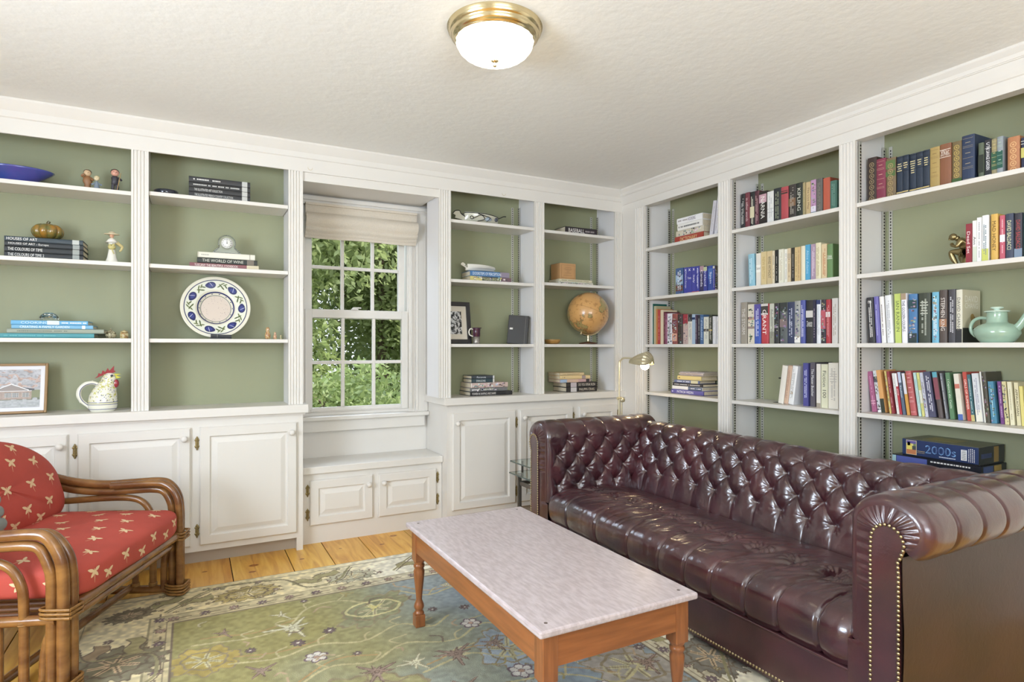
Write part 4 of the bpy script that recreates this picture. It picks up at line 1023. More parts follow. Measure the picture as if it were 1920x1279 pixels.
    while y < YFa-.04: st.sph((1.786-O.x, y-O.y, .052-O.z), .0056, 8, (.5, 1, 1)); y += .0135
    tag(obj('nailheads', st, rail, m=NAIL), None, None, kind='stuff')
    st = MB(); x = X0+.01
    while x < 2.6: st.sph((x-O.x, YN-.049-O.y, .052-O.z), .0056, 8, (1, .5, 1)); x += .0135
    tag(obj('nailheads', st, rail, m=NAIL), None, None, kind='stuff')
    for x in (1.86, 2.58):
        for y in (YN+.06, YFa-.06): obj('foot', MB().lathe([(.022, 0), (.028, .006), (.028, .02), (.02, .03)], 16), r, loc=(x-O.x, y-O.y, .0), m=mat('dark_foot', (38, 26, 22), .4))
sofa()
# ------------------------------------------------------------------ rattan armchair
def superell(a, b, c, e1, e2, n=64, m=40, shape=None):
    sp = lambda v, e: math.copysign(abs(v)**e, v); P = []
    for i in range(m+1):
        ph = -PI/2+PI*i/m; row = []
        for k in range(n):
            t = 2*PI*k/n
            p = (a*sp(math.cos(ph), e1)*sp(math.cos(t), e2), b*sp(math.cos(ph), e1)*sp(math.sin(t), e2), c*sp(math.sin(ph), e1))
            row.append(shape(p) if shape else p)
        P.append(row)
    return P
def motifs(mb, P, sites, size, Mat_, up):
    """dragonfly-like four-petal sprigs laid on the surface P; sites are (u,v) ray origins handled by nearest point"""
    vs = [Vector(p) for r in P for p in r]; n = len(P); m = len(P[0])
    fs = [(i*m+j, (i+1)*m+j, (i+1)*m+(j+1) % m, i*m+(j+1) % m) for i in range(n-1) for j in range(m)]
    bv = BVHTree.FromPolygons(vs, fs); mb.use(Mat_)
    cen = sum(vs, Vector())/len(vs)
    for s_, rot in sites:
        p, nn, idx, d = bv.find_nearest(Vector(s_))
        if p is None: continue
        if nn.dot(p-cen) < 0: nn = -nn
        t1 = Vector(up)-nn*nn.dot(Vector(up)); t1.normalize(); t2 = nn.cross(t1)
        c, s = math.cos(rot), math.sin(rot); a1 = t1*c+t2*s; a2 = t2*c-t1*s
        def pt(x, y):
            q = p+a2*x*size+a1*y*size; h, hn, _, _ = bv.find_nearest(q)
            if hn.dot(h-cen) < 0: hn = -hn
            return tuple(h+hn*.0009)
        for ang, L, wd in ((62, 1, .2), (118+0, .95, .2), (-52, .8, .19), (-122, .85, .19)):
            a = math.radians(ang if ang > 0 else ang); dx, dy = math.cos(a), math.sin(a)
            # wings spread sideways
            dx, dy = (1 if abs(ang) < 90 else -1)*(.92 if ang > 0 else .62), (.45 if ang > 0 else -.7)
            l = math.hypot(dx, dy); dx /= l; dy /= l
            pts = []
            for k in range(13):
                t = k/12; w_ = wd*math.sin(PI*min(1, t*.92+.04))**.8; pts.append((dx*L*t, dy*L*t, w_))
            top = [pt(x-dy*w_, y+dx*w_) for x, y, w_ in pts]; bot = [pt(x+dy*w_, y-dx*w_) for x, y, w_ in pts]; mid = [pt(x, y) for x, y, w_ in pts]
            mb.grid([top, mid, bot])
        mb.grid([[pt(-.045, .35), pt(-.04, -.3), pt(-.03, -.9), pt(-.01, -1.35)], [pt(.045, .35), pt(.04, -.3), pt(.03, -.9), pt(.012, -1.35)]])
def armchair():
    RT = mat('rattan', (142, 100, 54), .26, coat=.5, c2=(104, 66, 36), noise_scale=9, noise_amt=.0, stretch=(1, 1, 2), bump=.08, bump_scale=60)
    WR = mat('rattan_binding', (150, 108, 56), .45, noise_amt=.3, noise_scale=80)
    CL = mat('coral_cloth', (186, 78, 66), .75, noise_amt=.12, noise_scale=8, bump=.2, bump_scale=420)
    CM = mat('cream_motif', (226, 196, 156), .8)
    r = thing('rattan_armchair', 'rattan armchair with red dragonfly-patterned cushions, at the left edge', 'armchair', (-.218, 2.932, .0125), math.radians(157.3))
    for sg, nm in ((-1, 'far'), (1, 'near')):
        w = sg*.436; zt = .548 if sg < 0 else .560
        f = MB()
        f.tube([(0, w, .01), (0, w, .25), (0, w, .40), (.012, w, .475), (.05, w, zt-.022), (.10, w, zt-.008), (.2, w, zt-.012), (.34, w, zt-.018), (.48, w, zt-.004), (.62, w, zt+.03), (.76, w, zt+.04)], .0195, 16)
        obj('arm', f, r, m=RT)
        f = MB(); f.tube([(.037, w, .01), (.037, w, .25), (.037, w, .39), (.047, w, .445), (.075, w, zt-.058), (.12, w, zt-.046), (.2, w, zt-.048), (.34, w, zt-.054), (.48, w, zt-.042), (.62, w, zt-.008), (.76, w, zt)], .0175, 16)
        obj('arm', f, r, m=RT)
        f = MB(); f.tube([(-.012, w-sg*.034, .01), (-.012, w-sg*.034, .25), (-.01, w-sg*.034, .41), (.008, w-sg*.033, .485), (.05, w-sg*.030, zt-.022), (.11, w-sg*.028, zt-.012), (.3, w-sg*.028, zt-.02)], .0165, 14); obj('leg', f, r, m=RT)
        f = MB(); f.tube([(.125, w, .03), (.125, w, .30), (.135, w, .385), (.17, w, .44), (.23, w, .462), (.34, w, .464), (.5, w, .455), (.62, w, .452)], .0155, 14); obj('inner_loop', f, r, m=RT)
        if sg < 0: f = MB(); f.tube([(.135, w-sg*.012, .392), (.3, w-sg*.012, .396), (.6, w-sg*.012, .39)], .0125, 12); obj('side_rail', f, r, m=RT)
        f = MB(); f.tube([(.0, w, .03), (.05, w, .022), (.4, w, .022), (.74, w, .022)], .0185, 14); obj('base_rail', f, r, m=RT)
        f = MB(); f.tube([(.02, w, .262), (.4, w, .255), (.72, w, .25)], .018, 14, res=2); obj('side_rail', f, r, m=RT)
        f = MB(); f.cyl((.205, w, .03), (.205, w, .255), .0145); obj('upright', f, r, m=RT)
        f = MB(); f.cyl((.5, w, .03), (.5, w, .25), .0145); obj('upright', f, r, m=RT)
        f = MB(); f.tube([(.74, w, .0), (.74, w, .3), (.77, w, .55), (.81, w, .70)], .019, 14); obj('leg', f, r, m=RT)
        wr = MB(); wr2 = MB(); wr3 = MB()
        for zz in (.272, .286, .300):
            wr.tube([(-.034+.0, w+sg*.021, zz), (.058, w+sg*.021, zz+.003), (.060, w-sg*.02, zz), (.02, w-sg*.054, zz), (-.03, w-sg*.054, zz-.002), (-.036, w-sg*.02, zz), (-.034, w+sg*.021, zz)], .0042, 8, res=4, fl=1.25)
        for zz in (.012, .026, .040, .052):
            wr3.tube([(-.034, w+sg*.021, zz), (.058, w+sg*.021, zz), (.060, w-sg*.02, zz), (.02, w-sg*.054, zz), (-.03, w-sg*.054, zz), (-.036, w-sg*.02, zz), (-.034, w+sg*.021, zz)], .0048, 8, res=4, fl=1.2)
        obj('binding', wr, r, m=WR); obj('binding', wr3, r, m=WR); wr = wr2
        for zz in (.25, .258): wr.tube([(.125+.0175*math.cos(a), w+.0175*math.sin(a), zz) for a in [2*PI*k/10 for k in range(11)]], .003, 6, res=0)
        obj('binding', wr, r, m=WR)
        for bx in (.125, .205):
            wr = MB()
            for zz in (.042, .047, .052): wr.tube([(bx+.0165*math.cos(a), w+.0165*math.sin(a), zz) for a in [2*PI*k/10 for k in range(11)]], .003, 6, res=0)
            obj('binding', wr, r, m=WR)
    f = MB(); f.tube([(.0, -.43, .286), (0, 0, .286), (0, .43, .286)], .0215, 16); obj('front_rail', f, r, m=RT)
    f = MB(); f.tube([(.07, -.425, .03), (.066, -.42, .15), (.05, -.41, .215), (.02, -.375, .243), (.006, -.3, .249), (.004, 0, .249), (.006, .3, .249), (.02, .375, .243), (.05, .41, .215), (.066, .42, .15), (.07, .425, .03)], .0155, 14); obj('front_rail', f, r, m=RT)
    f = MB(); f.cyl((.225, -.43, .034), (.225, .43, .034), .0165, 14); obj('stretcher', f, r, m=RT)
    f = MB(); f.cyl((.74, -.43, .25), (.74, .43, .25), .018, 14); f.cyl((.805, -.43, .69), (.805, .43, .69), .018, 14); obj('back_rail', f, r, m=RT)
    sl = MB()
    for k in range(18): sl.cyl((.03, -.40+k*.047, .268), (.73, -.40+k*.047, .262), .009, 8)
    obj('seat_slats', sl, r, m=mat('dark_rattan', (92, 58, 32), .5))
    # seat cushion
    def sh(p):
        x, y, z = p; z += .012*math.cos(x*5)*math.cos(y*4) if z > 0 else 0
        return (x+.012*(1-abs(y)/.4)*(1 if x > 0 else -1), y, z+nz(x, y, z, 7)*.006)
    P = superell(.335, .395, .071, .42, .22, 120, 60, sh)
    mb = MB(); mb.use(CL); mb.grid(P, True, cv=True)
    ring = [(.337*math.copysign(abs(math.cos(t))**.22, math.cos(t))*1.0, .397*math.copysign(abs(math.sin(t))**.22, math.sin(t)), .012) for t in [2*PI*k/120 for k in range(121)]]
    rs = random.Random(4); sites = []
    for i in range(-2, 3):
        for j in range(-3, 4):
            sites.append(((i*.145+(.07 if j % 2 else 0)-.03, j*.12, .3), -PI/2+rs.uniform(-.2, .2)))
    for j in range(-3, 4): sites.append(((-.6, j*.115+.02, .02 if j % 2 else -.012), 0+rs.uniform(-.15, .15)))
    for i in range(-2, 3):
        for sg in (-1, 1): sites.append(((i*.13, sg*.7, .005), 0.))
    motifs(mb, P, sites, .030, CM, (.2, 0, 1))
    obj('seat_cushion', mb, r, loc=(.30, 0, .362), m=None)
    # back cushion, rounded top, leaning back
    def sb(p):
        x, y, z = p
        k = 1.0 if z < 0 else 1
        return (x*(1-.25*max(0, z)/.27), y, z)
    P = superell(.085, .40, .27, .8, 1.0, 120, 60, None)
    Q = []
    sp = lambda v, e: math.copysign(abs(v)**e, v)
    for i in range(61):
        ph = -PI/2+PI*i/60; row = []
        for k in range(120):
            t = 2*PI*k/120; e2 = 1.12 if math.sin(t) > 0 else .38
            row.append((.095*sp(math.sin(ph), .75)+nz(math.cos(t), math.sin(t), i*.05, 2)*.004, -.40*sp(math.cos(ph), .5)*sp(math.cos(t), e2), (.225 if math.sin(t) > 0 else .20)*sp(math.cos(ph), .5)*sp(math.sin(t), e2)))
        Q.append(row)
    mb = MB(); mb.use(CL); mb.grid(Q, True, cv=True); sites = []
    for i in range(-2, 3):
        for j in range(-3, 4): sites.append(((-1.0*.3, j*.15+(.075 if i % 2 else 0), i*.125), rs.uniform(-.25, .25)))
    motifs(mb, Q, [((s[0][0], s[0][1], s[0][2]), s[1]) for s in sites if (s[0][1]/.40)**2+(s[0][2]/.29)**2 < 1.05], .031, CM, (0, 0, 1))
    obj('back_cushion', mb, r, loc=(.572, 0, .580), rot=(0, math.radians(17), 0))
    return r
armchair()
def throw_pillow():
    r = thing('throw_pillow', 'grey-green pleated cushion just showing at the left edge against the red cushion', 'cushion', (-.715, 2.79, .60), math.radians(157.3))
    P = []
    for i in range(49):
        z = -.14+.28*i/48; q = abs(math.sin(i*PI/8)); row = []
        for k in range(48):
            t = 2*PI*k/48; s = (.86+.14*q**.5)*(1-(abs(z)/.15)**6*.3); sp = lambda v, e: math.copysign(abs(v)**e, v)
            row.append((.045*s*sp(math.cos(t), .6), .16*s*sp(math.sin(t), .5), z))
        P.append(row)
    mb = MB(); mb.grid(P, True, cv=True); mb.add(P[0], [tuple(range(48))]); mb.add(P[-1], [tuple(range(48))])
    obj('cover', mb, r, m=mat('grey_cloth', (140, 148, 144), .8, noise_amt=.15, noise_scale=30, bump=.3, bump_scale=200), rot=(0, math.radians(14), 0))
throw_pillow()

# ------------------------------------------------------------------ glass side table and pharmacy lamp
def side_table():
    r = thing('glass_side_table', 'two-tier clear glass side table on a grey metal frame, beside the far sofa arm', 'table', (2.12, 3.41, 0))
    G = mat('clear_glass', (225, 240, 235), .02, trans=1, ior=1.25); GE = mat('glass_edge', (92, 104, 98), .2, .2); M_ = mat('pewter_metal', (112, 106, 98), .45, .6)
    for z, x0, x1, y0, y1 in ((.437, -.232, .2, -.20, .19), (.360, -.24, .2, -.195, .19)):
        obj('glass_top', MB().box(x0+.003, x1-.003, y0+.003, y1-.003, z-.008, z), r, m=G)
        e = MB(); e.box(x0, x0+.003, y0, y1, z-.008, z); e.box(x1-.003, x1, y0, y1, z-.008, z); e.box(x0+.003, x1-.003, y0, y0+.003, z-.008, z); e.box(x0+.003, x1-.003, y1-.003, y1, z-.008, z); obj('glass_rim', e, r, m=GE)
    for x in (-.19, .16):
        for y in (-.15, .13):
            m = MB(); m.box(x-.009, x+.009, y-.009, y+.009, .0, .352, .002); m.box(x-.016, x-.010, y-.007, y+.007, .0, .352, .001); obj('leg', m, r, m=M_)
            m = MB(); m.box(x+.012, x+.024, y-.006, y+.006, .36, .429, .001); obj('post', m, r, m=M_)
    for x in (-.19, .16): obj('rail', MB().box(x-.007, x+.007, -.14, .12, .28, .305, .002), r, m=M_)
    for y in (-.15, .13): obj('rail', MB().box(-.18, .15, y-.007, y+.007, .28, .305, .002), r, m=M_)
side_table()
def floor_lamp():
    r = thing('floor_lamp', 'slim brass floor lamp with scalloped shade and lit bulb, in the corner', 'floor lamp', (2.645, 3.40, 0))
    br = mat('satin_brass', (214, 204, 172), .32, .55, noise_amt=.10, noise_scale=25)
    obj('base', MB().lathe([(.001, 0), (.12, 0), (.12, .006), (.11, .014), (.03, .02), (.014, .03), (.001, .031)], 40), r, m=br)
    obj('pole', MB().cyl((0, 0, .03), (0, 0, .835), .0085, 16), r, m=br)
    obj('pole', MB().cyl((.017, -.006, .36), (.017, -.006, .825), .0055, 12), r, m=br)
    obj('adjusting_knob', MB().lathe([(.001, -.012), (.015, -.012), (.016, -.006), (.016, .006), (.015, .012), (.001, .012)], 20, M=T(.010, -.022, .828) @ RX(PI/2)).cyl((-.018, 0, .838), (.02, 0, .838), .010, 12), r, m=br)
    dx, dy = .40, -.92
    a = MB().tube([(0, 0, .83), (0, 0, 1.07), (.004*1, -.008, 1.10), (dx*.03, dy*.03, 1.118), (dx*.06, dy*.06, 1.121), (dx*.10, dy*.10, 1.118)], .0062, 12); obj('arm', a, r, m=br)
    obj('switch', MB().cyl((dx*.10, dy*.10, 1.118), (dx*.10+.004, dy*.10, 1.088), .004, 10).sph((dx*.10+.004, dy*.10, 1.086), .006, 8), r, m=br)
    # fluted shell shade along the arm direction
    P = []; n = 28
    for i in range(n+1):
        t = i/n; rad = .018+.052*math.sin(min(1, t*1.12)*PI/2)**.9 if t < .75 else (.018+.052)*math.sqrt(max(0, 1-((t-.75)/.252)**2)); L = .085+.165*t; row = []
        for k in range(73):
            th = PI*(-.08+1.16*k/72); fl = 1+.10*abs(math.sin(k*PI/8))**.7
            u = rad*math.cos(th)*fl; v = rad*math.sin(th)*fl*.95
            row.append((dx*L-dy*u*1.0, dy*L+dx*u, 1.093+v))
        P.append(row)
    mb = MB(); mb.grid(P); inn = [[(p[0], p[1], p[2]-.0025) for p in q] for q in P]; mb.grid(inn); sh = obj('shade', mb, r, m=br)
    obj('socket', MB().cyl((dx*.10, dy*.10, 1.108), (dx*.15, dy*.15, 1.100), .014, 14), r, m=br)
    bm = mat('lit_bulb', (255, 240, 214), .3, emit=(255, 226, 180), es=70)
    obj('bulb', MB().sph((dx*.195, dy*.195, 1.070), .029, 20, (1, 1, 1)), r, m=bm)
floor_lamp()

# ------------------------------------------------------------------ books
def parse_col(s): return tuple(int(float(x)) for x in s.split(','))
def spine_decor(mb, dec, w, h, y, flat, seed, Mx=None):
    """labels, lines and lettering on a spine lying in the plane y; spine spans x 0..w, z 0..h"""
    rs = random.Random(seed); k = 0
    def rect(x0, x1, z0, z1, c, dy):
        mb.use(paint(c, .5)); mb.box(x0, x1, y-dy, y, z0, z1, M=Mx)
    for it in [d for d in dec.split(';') if d]:
        p = it.split(':'); k += 1; dy = .0003+.00012*k
        if p[0] == 'B':
            a, b = [float(v) for v in p[1].split(',')]; rect(.0006, w-.0006, a*h+.0003, b*h-.0003, parse_col(p[2]), dy)
        elif p[0] == 'T': put_text(mb, p[1], w*.5, h*.54, h*.62, w*.52, y-dy-.0002, True, paint(parse_col(p[2])), Mx)
        elif p[0] == 'S': put_text(mb, p[1], w*.5, h*float(p[3].rstrip('V')), w*.78 if len(p[1]) > 1 else w*.5, min(w*.42, .02), y-dy-.0002, False, paint(parse_col(p[2])), Mx)
        elif p[0] == 'D':
            c = parse_col(p[1]); z = h*.12
            for col in ((.36, .62) if w > .024 else (.5,)):
                z = h*(.12+rs.uniform(0, .08)); zz1 = h*rs.uniform(.78, .92)
                while z < zz1:
                    L = rs.uniform(.003, .007)
                    if rs.random() > .16: rect(w*(col-.07), w*(col+.07), z, z+L, c, dy)
                    z += L+.0016
        elif p[0] == 'L':
            c = parse_col(p[1])
            for f in (.08, .3, .33, .52, .74, .77, .93): rect(w*.1, w*.9, f*h, f*h+.0012, c, dy)
            for f in (.40, .62, .84): rect(w*.3, w*.7, f*h, f*h+.003, c, dy)
        elif p[0] == 'H':
            c = parse_col(p[2]); n = int(p[1])
            for i in range(n):
                hw = w*rs.uniform(.22, .38); z = h*(.80-.055*i); x = w/2-hw
                while x < w/2+hw: L = rs.uniform(.002, .005); rect(x, min(x+L, w/2+hw), z, z+.0042, c, dy); x += L+.0009
        elif p[0] == 'O':
            c = parse_col(p[1]); mb.use(paint(c, .4)); z = h*.1
            while z < h*.92:
                mb.lathe([(w*.2, 0), (w*.28, 0)], 10, M=(Mx or Matrix()) @ T(w/2, y-dy, z) @ RX(PI/2), cap=False); mb.lathe([(.0003, 0), (w*.1, 0)], 8, M=(Mx or Matrix()) @ T(w/2, y-dy, z) @ RX(PI/2), cap=False)
                z += w*.62
        elif p[0] == 'R':
            for f in (.15, .62, .86, .96): rect(0, w, f*h, f*h+.0018, (26, 34, 48), .0012)
        elif p[0] == 'P':
            base = [rs.randint(40, 220) for _ in range(3)]
            for i in range(26):
                x0 = rs.uniform(.04, .7)*w; z0 = rs.uniform(.04, .9)*h; c = [max(20, min(235, b+rs.randint(-50, 50))) if rs.random() < .5 else (v := rs.choice((50, 90, 200, 225))) for b in base]
                m_ = sum(c)/3; c = tuple(int(q*.3+m_*.7)//20*20 for q in c)
                rect(x0, min(w*.97, x0+rs.uniform(.08, .34)*w), z0, min(h*.97, z0+rs.uniform(.01, .045)*h), c, dy+.00004*i)
        elif p[0] == 'X':
            # cream jacket with a black lower part on the exposed board
            pass
BOOK_N = [0]
def make_book(label, group, w, h, depth, c, dec, loc, rz, lean=0, flat=False, lean_dir=1, soft=False, side_dec=None):
    """standing book: spine at local y=0 spanning x 0..w, z 0..h.  flat: spine spans x 0..h, z 0..w"""
    BOOK_N[0] += 1; sd_ = BOOK_N[0]
    r = thing('book', label, 'book', loc, rz, group)
    Mx = Matrix()
    if flat: Mx = Matrix(((0, 0, -1, h), (0, 1, 0, 0), (1, 0, 0, 0), (0, 0, 0, 1)))   # x->z, z->-x+h
    elif lean: Mx = RY(math.radians(-lean)) if lean > 0 else T(w, 0, 0) @ RY(math.radians(-lean)) @ T(-w, 0, 0)
    cm = paint(c, .42 if soft else .5); t = min(.0028, w*.16)
    mb = MB().use(cm)
    hw = w/2; rd = [( -hw, 0), (-hw*.86, -.0022), (-hw*.5, -.0036), (0, -.0042), (hw*.5, -.0036), (hw*.86, -.0022), (hw, 0), (hw, .0035), (-hw, .0035)] if w > .012 and not soft else [(-hw, 0), (-hw+.0006, -.0012), (hw-.0006, -.0012), (hw, 0), (hw, .0035), (-hw, .0035)]
    mb.prism([(p[0]+hw, p[1]) for p in rd], 0, h, 'z', M=Mx)
    mb.box(0, t, .0036, depth, 0, h, M=Mx); mb.box(w-t, w, .0036, depth, 0, h, M=Mx)
    if dec:
        if flat: spine_flat(mb, dec, w, h, sd_)
        else: spine_decor(mb, dec, w, h, -.0042 if (w > .012 and not soft) else -.0013, flat, sd_, Mx)
    if side_dec: side_dec(mb, w, h, depth, Mx)
    obj('cover', mb, r)
    i_ = .0005 if soft else .003
    obj('pages', MB().box(t+.0001, w-t-.0001, .0037, depth-max(i_, .001), i_, h-i_, M=Mx), r, m=PAGES)
    return r
def spine_flat(mb, dec, w, h, seed):
    """decor for a lying book: spine spans x 0..h, z 0..w in the plane y=-.0044"""
    rs = random.Random(seed); k = 0; y = -.0043
    for it in [d for d in dec.split(';') if d]:
        p = it.split(':'); k += 1; dy = .0003+.00012*k
        def rect(x0, x1, z0, z1, c): mb.use(paint(c)); mb.box(x0, x1, y-dy, y, z0, z1)
        if p[0] == 'B':
            a, b = [float(v) for v in p[1].split(',')]; rect(a*h, b*h, .0008, w-.0008, parse_col(p[2]))
        elif p[0] == 'T':
            f = [float(v) for v in p[3].split(',')] if len(p) > 3 else (.5, .6)
            put_text(mb, p[1], h*f[0], w*.5, h*f[1], w*.55, y-dy-.0002, False, paint(parse_col(p[2])))
        elif p[0] == 'D':
            c = parse_col(p[1]); a, b = [float(v) for v in p[2].split(',')] if len(p) > 2 else (.1, .8); x = a*h
            while x < b*h:
                L = rs.uniform(.003, .008)
                if rs.random() > .15: rect(x, x+L, w*.38, w*.62, c)
                x += L+.0016
        elif p[0] == 'P':
            for i in range(34):
                x0 = rs.uniform(.03, .9)*h; z0 = rs.uniform(.05, .8)*w; v = rs.choice((50, 90, 130, 190, 225)); c = tuple(max(20, min(235, v+rs.choice((-24, 0, 24)))) for _ in range(3)); dyy = .0003+.00003*i
                mb.use(paint(c)); mb.box(x0, min(h*.98, x0+rs.uniform(.01, .06)*h), y-dyy, y, z0, min(w*.96, z0+w*rs.uniform(.08, .3)))
WHERE = {'B3S1': 'right bay top shelf', 'B3S2': 'right bay second shelf', 'B3S3': 'right bay teapot shelf', 'B3S4': 'right bay fourth shelf', 'B3S4b': 'right bay fourth shelf',
         'B2S1': 'middle bay top shelf', 'B2S2': 'middle bay second shelf', 'B2S3': 'middle bay third shelf', 'B2S4': 'middle bay fourth shelf', 'B1S2': 'corner bay second shelf', 'B1S3': 'corner bay third shelf'}
def jacket(mb, w, h, d, Mx):
    # jacket with a lighter board side and a black foot, round seal
    mb.use(paint((208, 200, 168))); mb.box(w, w+.0004, .002, d, h*.28, h, M=Mx)
    mb.use(paint((40, 42, 44))); mb.box(w, w+.0005, .002, d, 0, h*.28, M=Mx)
    mb.lathe([(.0004, 0), (.016, 0)], 20, M=Mx @ T(w+.0007, d*.6, h*.45) @ RY(PI/2), cap=False)
    mb.use(paint((178, 140, 70))); mb.lathe([(.0004, 0), (.017, 0)], 20, M=Mx @ T(w+.0009, d*.55, h*.48) @ RY(PI/2), cap=False)
    vs, fs, x0, x1, y0, y1 = text_geo('DAVID'); mb.use(paint((232, 228, 212)))
    for tx, zc in (('DAVID', .83), ('CHANG', .70)):
        vs, fs, x0, x1, y0, y1 = text_geo(tx); s = d*.72/(x1-x0)
        mb.add([(w+.0006, d*.14+(v[0]-x0)*s, h*zc+(v[1]-(y0+y1)/2)*s*1.1) for v in vs], fs, M=Mx)
for key, (X_, Z_, lean, rows) in BOOKS.items():
    rs = random.Random(key); n = len(rows)
    for i, (yL, bw, bh, c, dec, desc) in enumerate(rows):
        dep = min(.158, rs.uniform(.125, .155)); xo = rs.uniform(-.004, .004)
        ln = lean
        if key == 'B3S3': ln = 3.2 if i < 4 else (1.2 if i < 6 else 0)
        if key == 'B3S4b': ln = 6-2.5*i/n
        if key == 'B2S2': ln = 2 if i == 0 else 0
        if key == 'B2S4': ln = 0
        if key == 'B3S1' and i == 11: dep = .16; xo = -.003
        sidefn = jacket if dec.endswith(';X') else None
        if key == 'B3S3' and i == 11: sidefn = jacket; dep = .15
        soft = any(q in desc for q in ('paperback', 'guide', 'thin', 'book with', 'anthology'))
        L = desc+', '+WHERE[key]
        if dep+X_ > 3.192: dep = 3.19-X_
        hh = bh/math.cos(math.radians(ln)) if ln else bh
        make_book(L, 'books, '+WHERE[key], bw-.0006, hh-bw*math.sin(math.radians(ln)) if ln else hh, dep, c, dec, (X_+xo, yL-.0002, Z_+.0003), -PI/2, lean=ln, soft=soft, side_dec=sidefn)
# the three leaning to the right
for yL, bw, c, dec, ds in ((2.405, .036, (224, 218, 204), '', 'plain off-white hardback leaning right, middle bay fourth shelf'), (2.366, .027, (204, 168, 140), 'D:180,140,120', 'tan pink hardback leaning right between two white books, middle bay fourth shelf'), (2.337, .034, (226, 226, 226), 'D:180,180,180;S:a:150,120,70:.3', 'white paperback with small gold emblem leaning right, middle bay fourth shelf')):
    make_book(ds, 'books, middle bay fourth shelf', bw, .222, .14, c, dec, (3.03, yL, .8683), -PI/2, lean=-8, soft=False)
# ------------------------------------------------------------------ lying books of the corner bay and the back wall
def lying(label, group, loc, rz, width, thick, depth, c, dec='', soft=False):
    return make_book(label, group, thick, width, depth, c, dec, loc, rz, flat=True, soft=soft)
def stack(items, x, y, z, group, right=False):
    """items bottom-up: (offset along, inset, width, thickness, depth, colour, decor, label)"""
    for off, ins, w_, t_, d_, c, dec, lab in items:
        if right: loc = (x+ins, y-off, z+.0003); rz = -PI/2
        else: loc = (x+off, y+ins, z+.0003); rz = 0
        lying(lab, group, loc, rz, w_, t_, d_, c, dec); z += t_+.0006
    return z
S1, S2, S3 = 1.923, 1.564, 1.218
stack([(0, 0, .268, .048, .15, (176, 58, 44), 'T:DICTIONARY:235,200,130', 'red dictionary lying flat, bottom of the corner bay top stack'),
       (.008, .004, .262, .040, .15, (206, 196, 172), 'P', 'patterned beige book on the red dictionary, corner bay top shelf'),
       (.024, .002, .235, .044, .15, (230, 228, 222), 'D:110,110,110:.05,.85', 'thick white book with pale print, second from the top, corner bay top stack'),
       (.020, .0, .240, .040, .15, (232, 232, 234), 'T:HOOKING:120,100,130:.6,.3;D:170,160,160:.05,.4', 'white book with purple print, topmost of the corner bay top stack')], 3.02, 3.247, S1, 'flat books, corner bay top shelf', True)
for y, wd, hh, c, ln, ds in ((2.938, .028, .235, (214, 212, 222), -9, 'white leaning pamphlet box left of two, corner bay top shelf'), (2.895, .026, .262, (222, 220, 228), -7, 'taller white leaning booklet beside the right pilaster, corner bay top shelf'), (2.838, .018, .225, (208, 196, 96), -4, 'yellow leaning booklet half behind the pilaster, corner bay top shelf')):
    make_book(ds, 'leaning books, corner bay top shelf', wd, hh, .14, c, 'D:190,185,190', (3.03, y, S1+.0003), -PI/2, lean=ln, soft=True)
stack([(0, 0, .310, .030, .15, (88, 84, 160), 'T:PATRICIA WEDIN:235,235,245:.45,.5;D:210,210,235:.03,.12', 'indigo book lying flat, bottom of the corner bay fourth shelf stack'),
       (.010, .002, .285, .024, .15, (224, 222, 224), 'B:.55,1:70,86,120;D:220,220,230:.58,.95', 'white and blue book second from the bottom, corner bay lower stack'),
       (.018, .002, .280, .021, .15, (50, 48, 54), 'D:215,215,215:.05,.9', 'black book in the middle of the corner bay lower stack'),
       (.028, .004, .240, .021, .15, (96, 110, 152), 'D:230,235,245:.1,.6;B:.68,.95:204,200,160', 'slate blue book under the yellow one, corner bay lower stack'),
       (.060, .004, .225, .029, .15, (214, 194, 122), 'D:110,90,60:.06,.12', 'pale yellow book in the corner bay lower stack'),
       (.075, .010, .220, .010, .16, (170, 160, 160), 'D:120,110,110:.05,.95', 'grey magazine on the pale yellow book, corner bay'),
       (.070, .006, .230, .009, .16, (196, 184, 180), 'D:140,100,90:.05,.95', 'beige magazine in the middle of three, corner bay'),
       (.082, .008, .225, .008, .16, (180, 172, 178), 'D:90,90,110:.05,.95', 'topmost grey magazine of the corner bay lower stack')], 3.03, 3.296, .869, 'flat books, corner bay fourth shelf', True)
Y0 = 3.80
g = 'black art books, left bay'
stack([(0, 0, .32, .026, .17, (40, 44, 46), 'T:THE COLOURS OF TIME 2:225,225,220:.27,.45;B:.86,.95:150,155,150', 'black art book lying lowest under the ceramic pumpkin'),
       (0, .001, .32, .027, .17, (38, 42, 44), 'T:THE COLOURS OF TIME:225,225,220:.26,.43;B:.86,.95:150,155,150', 'black art book second from the bottom under the ceramic pumpkin'),
       (.001, 0, .32, .024, .17, (40, 44, 48), 'T:HOUSES OF ART - Europe:225,225,220:.30,.5;B:.86,.95:150,155,150', 'black art book second from the top under the ceramic pumpkin'),
       (0, .001, .319, .024, .17, (52, 66, 74), 'T:HOUSES OF ART:235,235,230:.22,.38;B:.86,.95:180,185,180', 'slate-topped art book directly under the ceramic pumpkin')], -.816, Y0, 1.6435, g)
g = 'black art books, second bay top shelf'
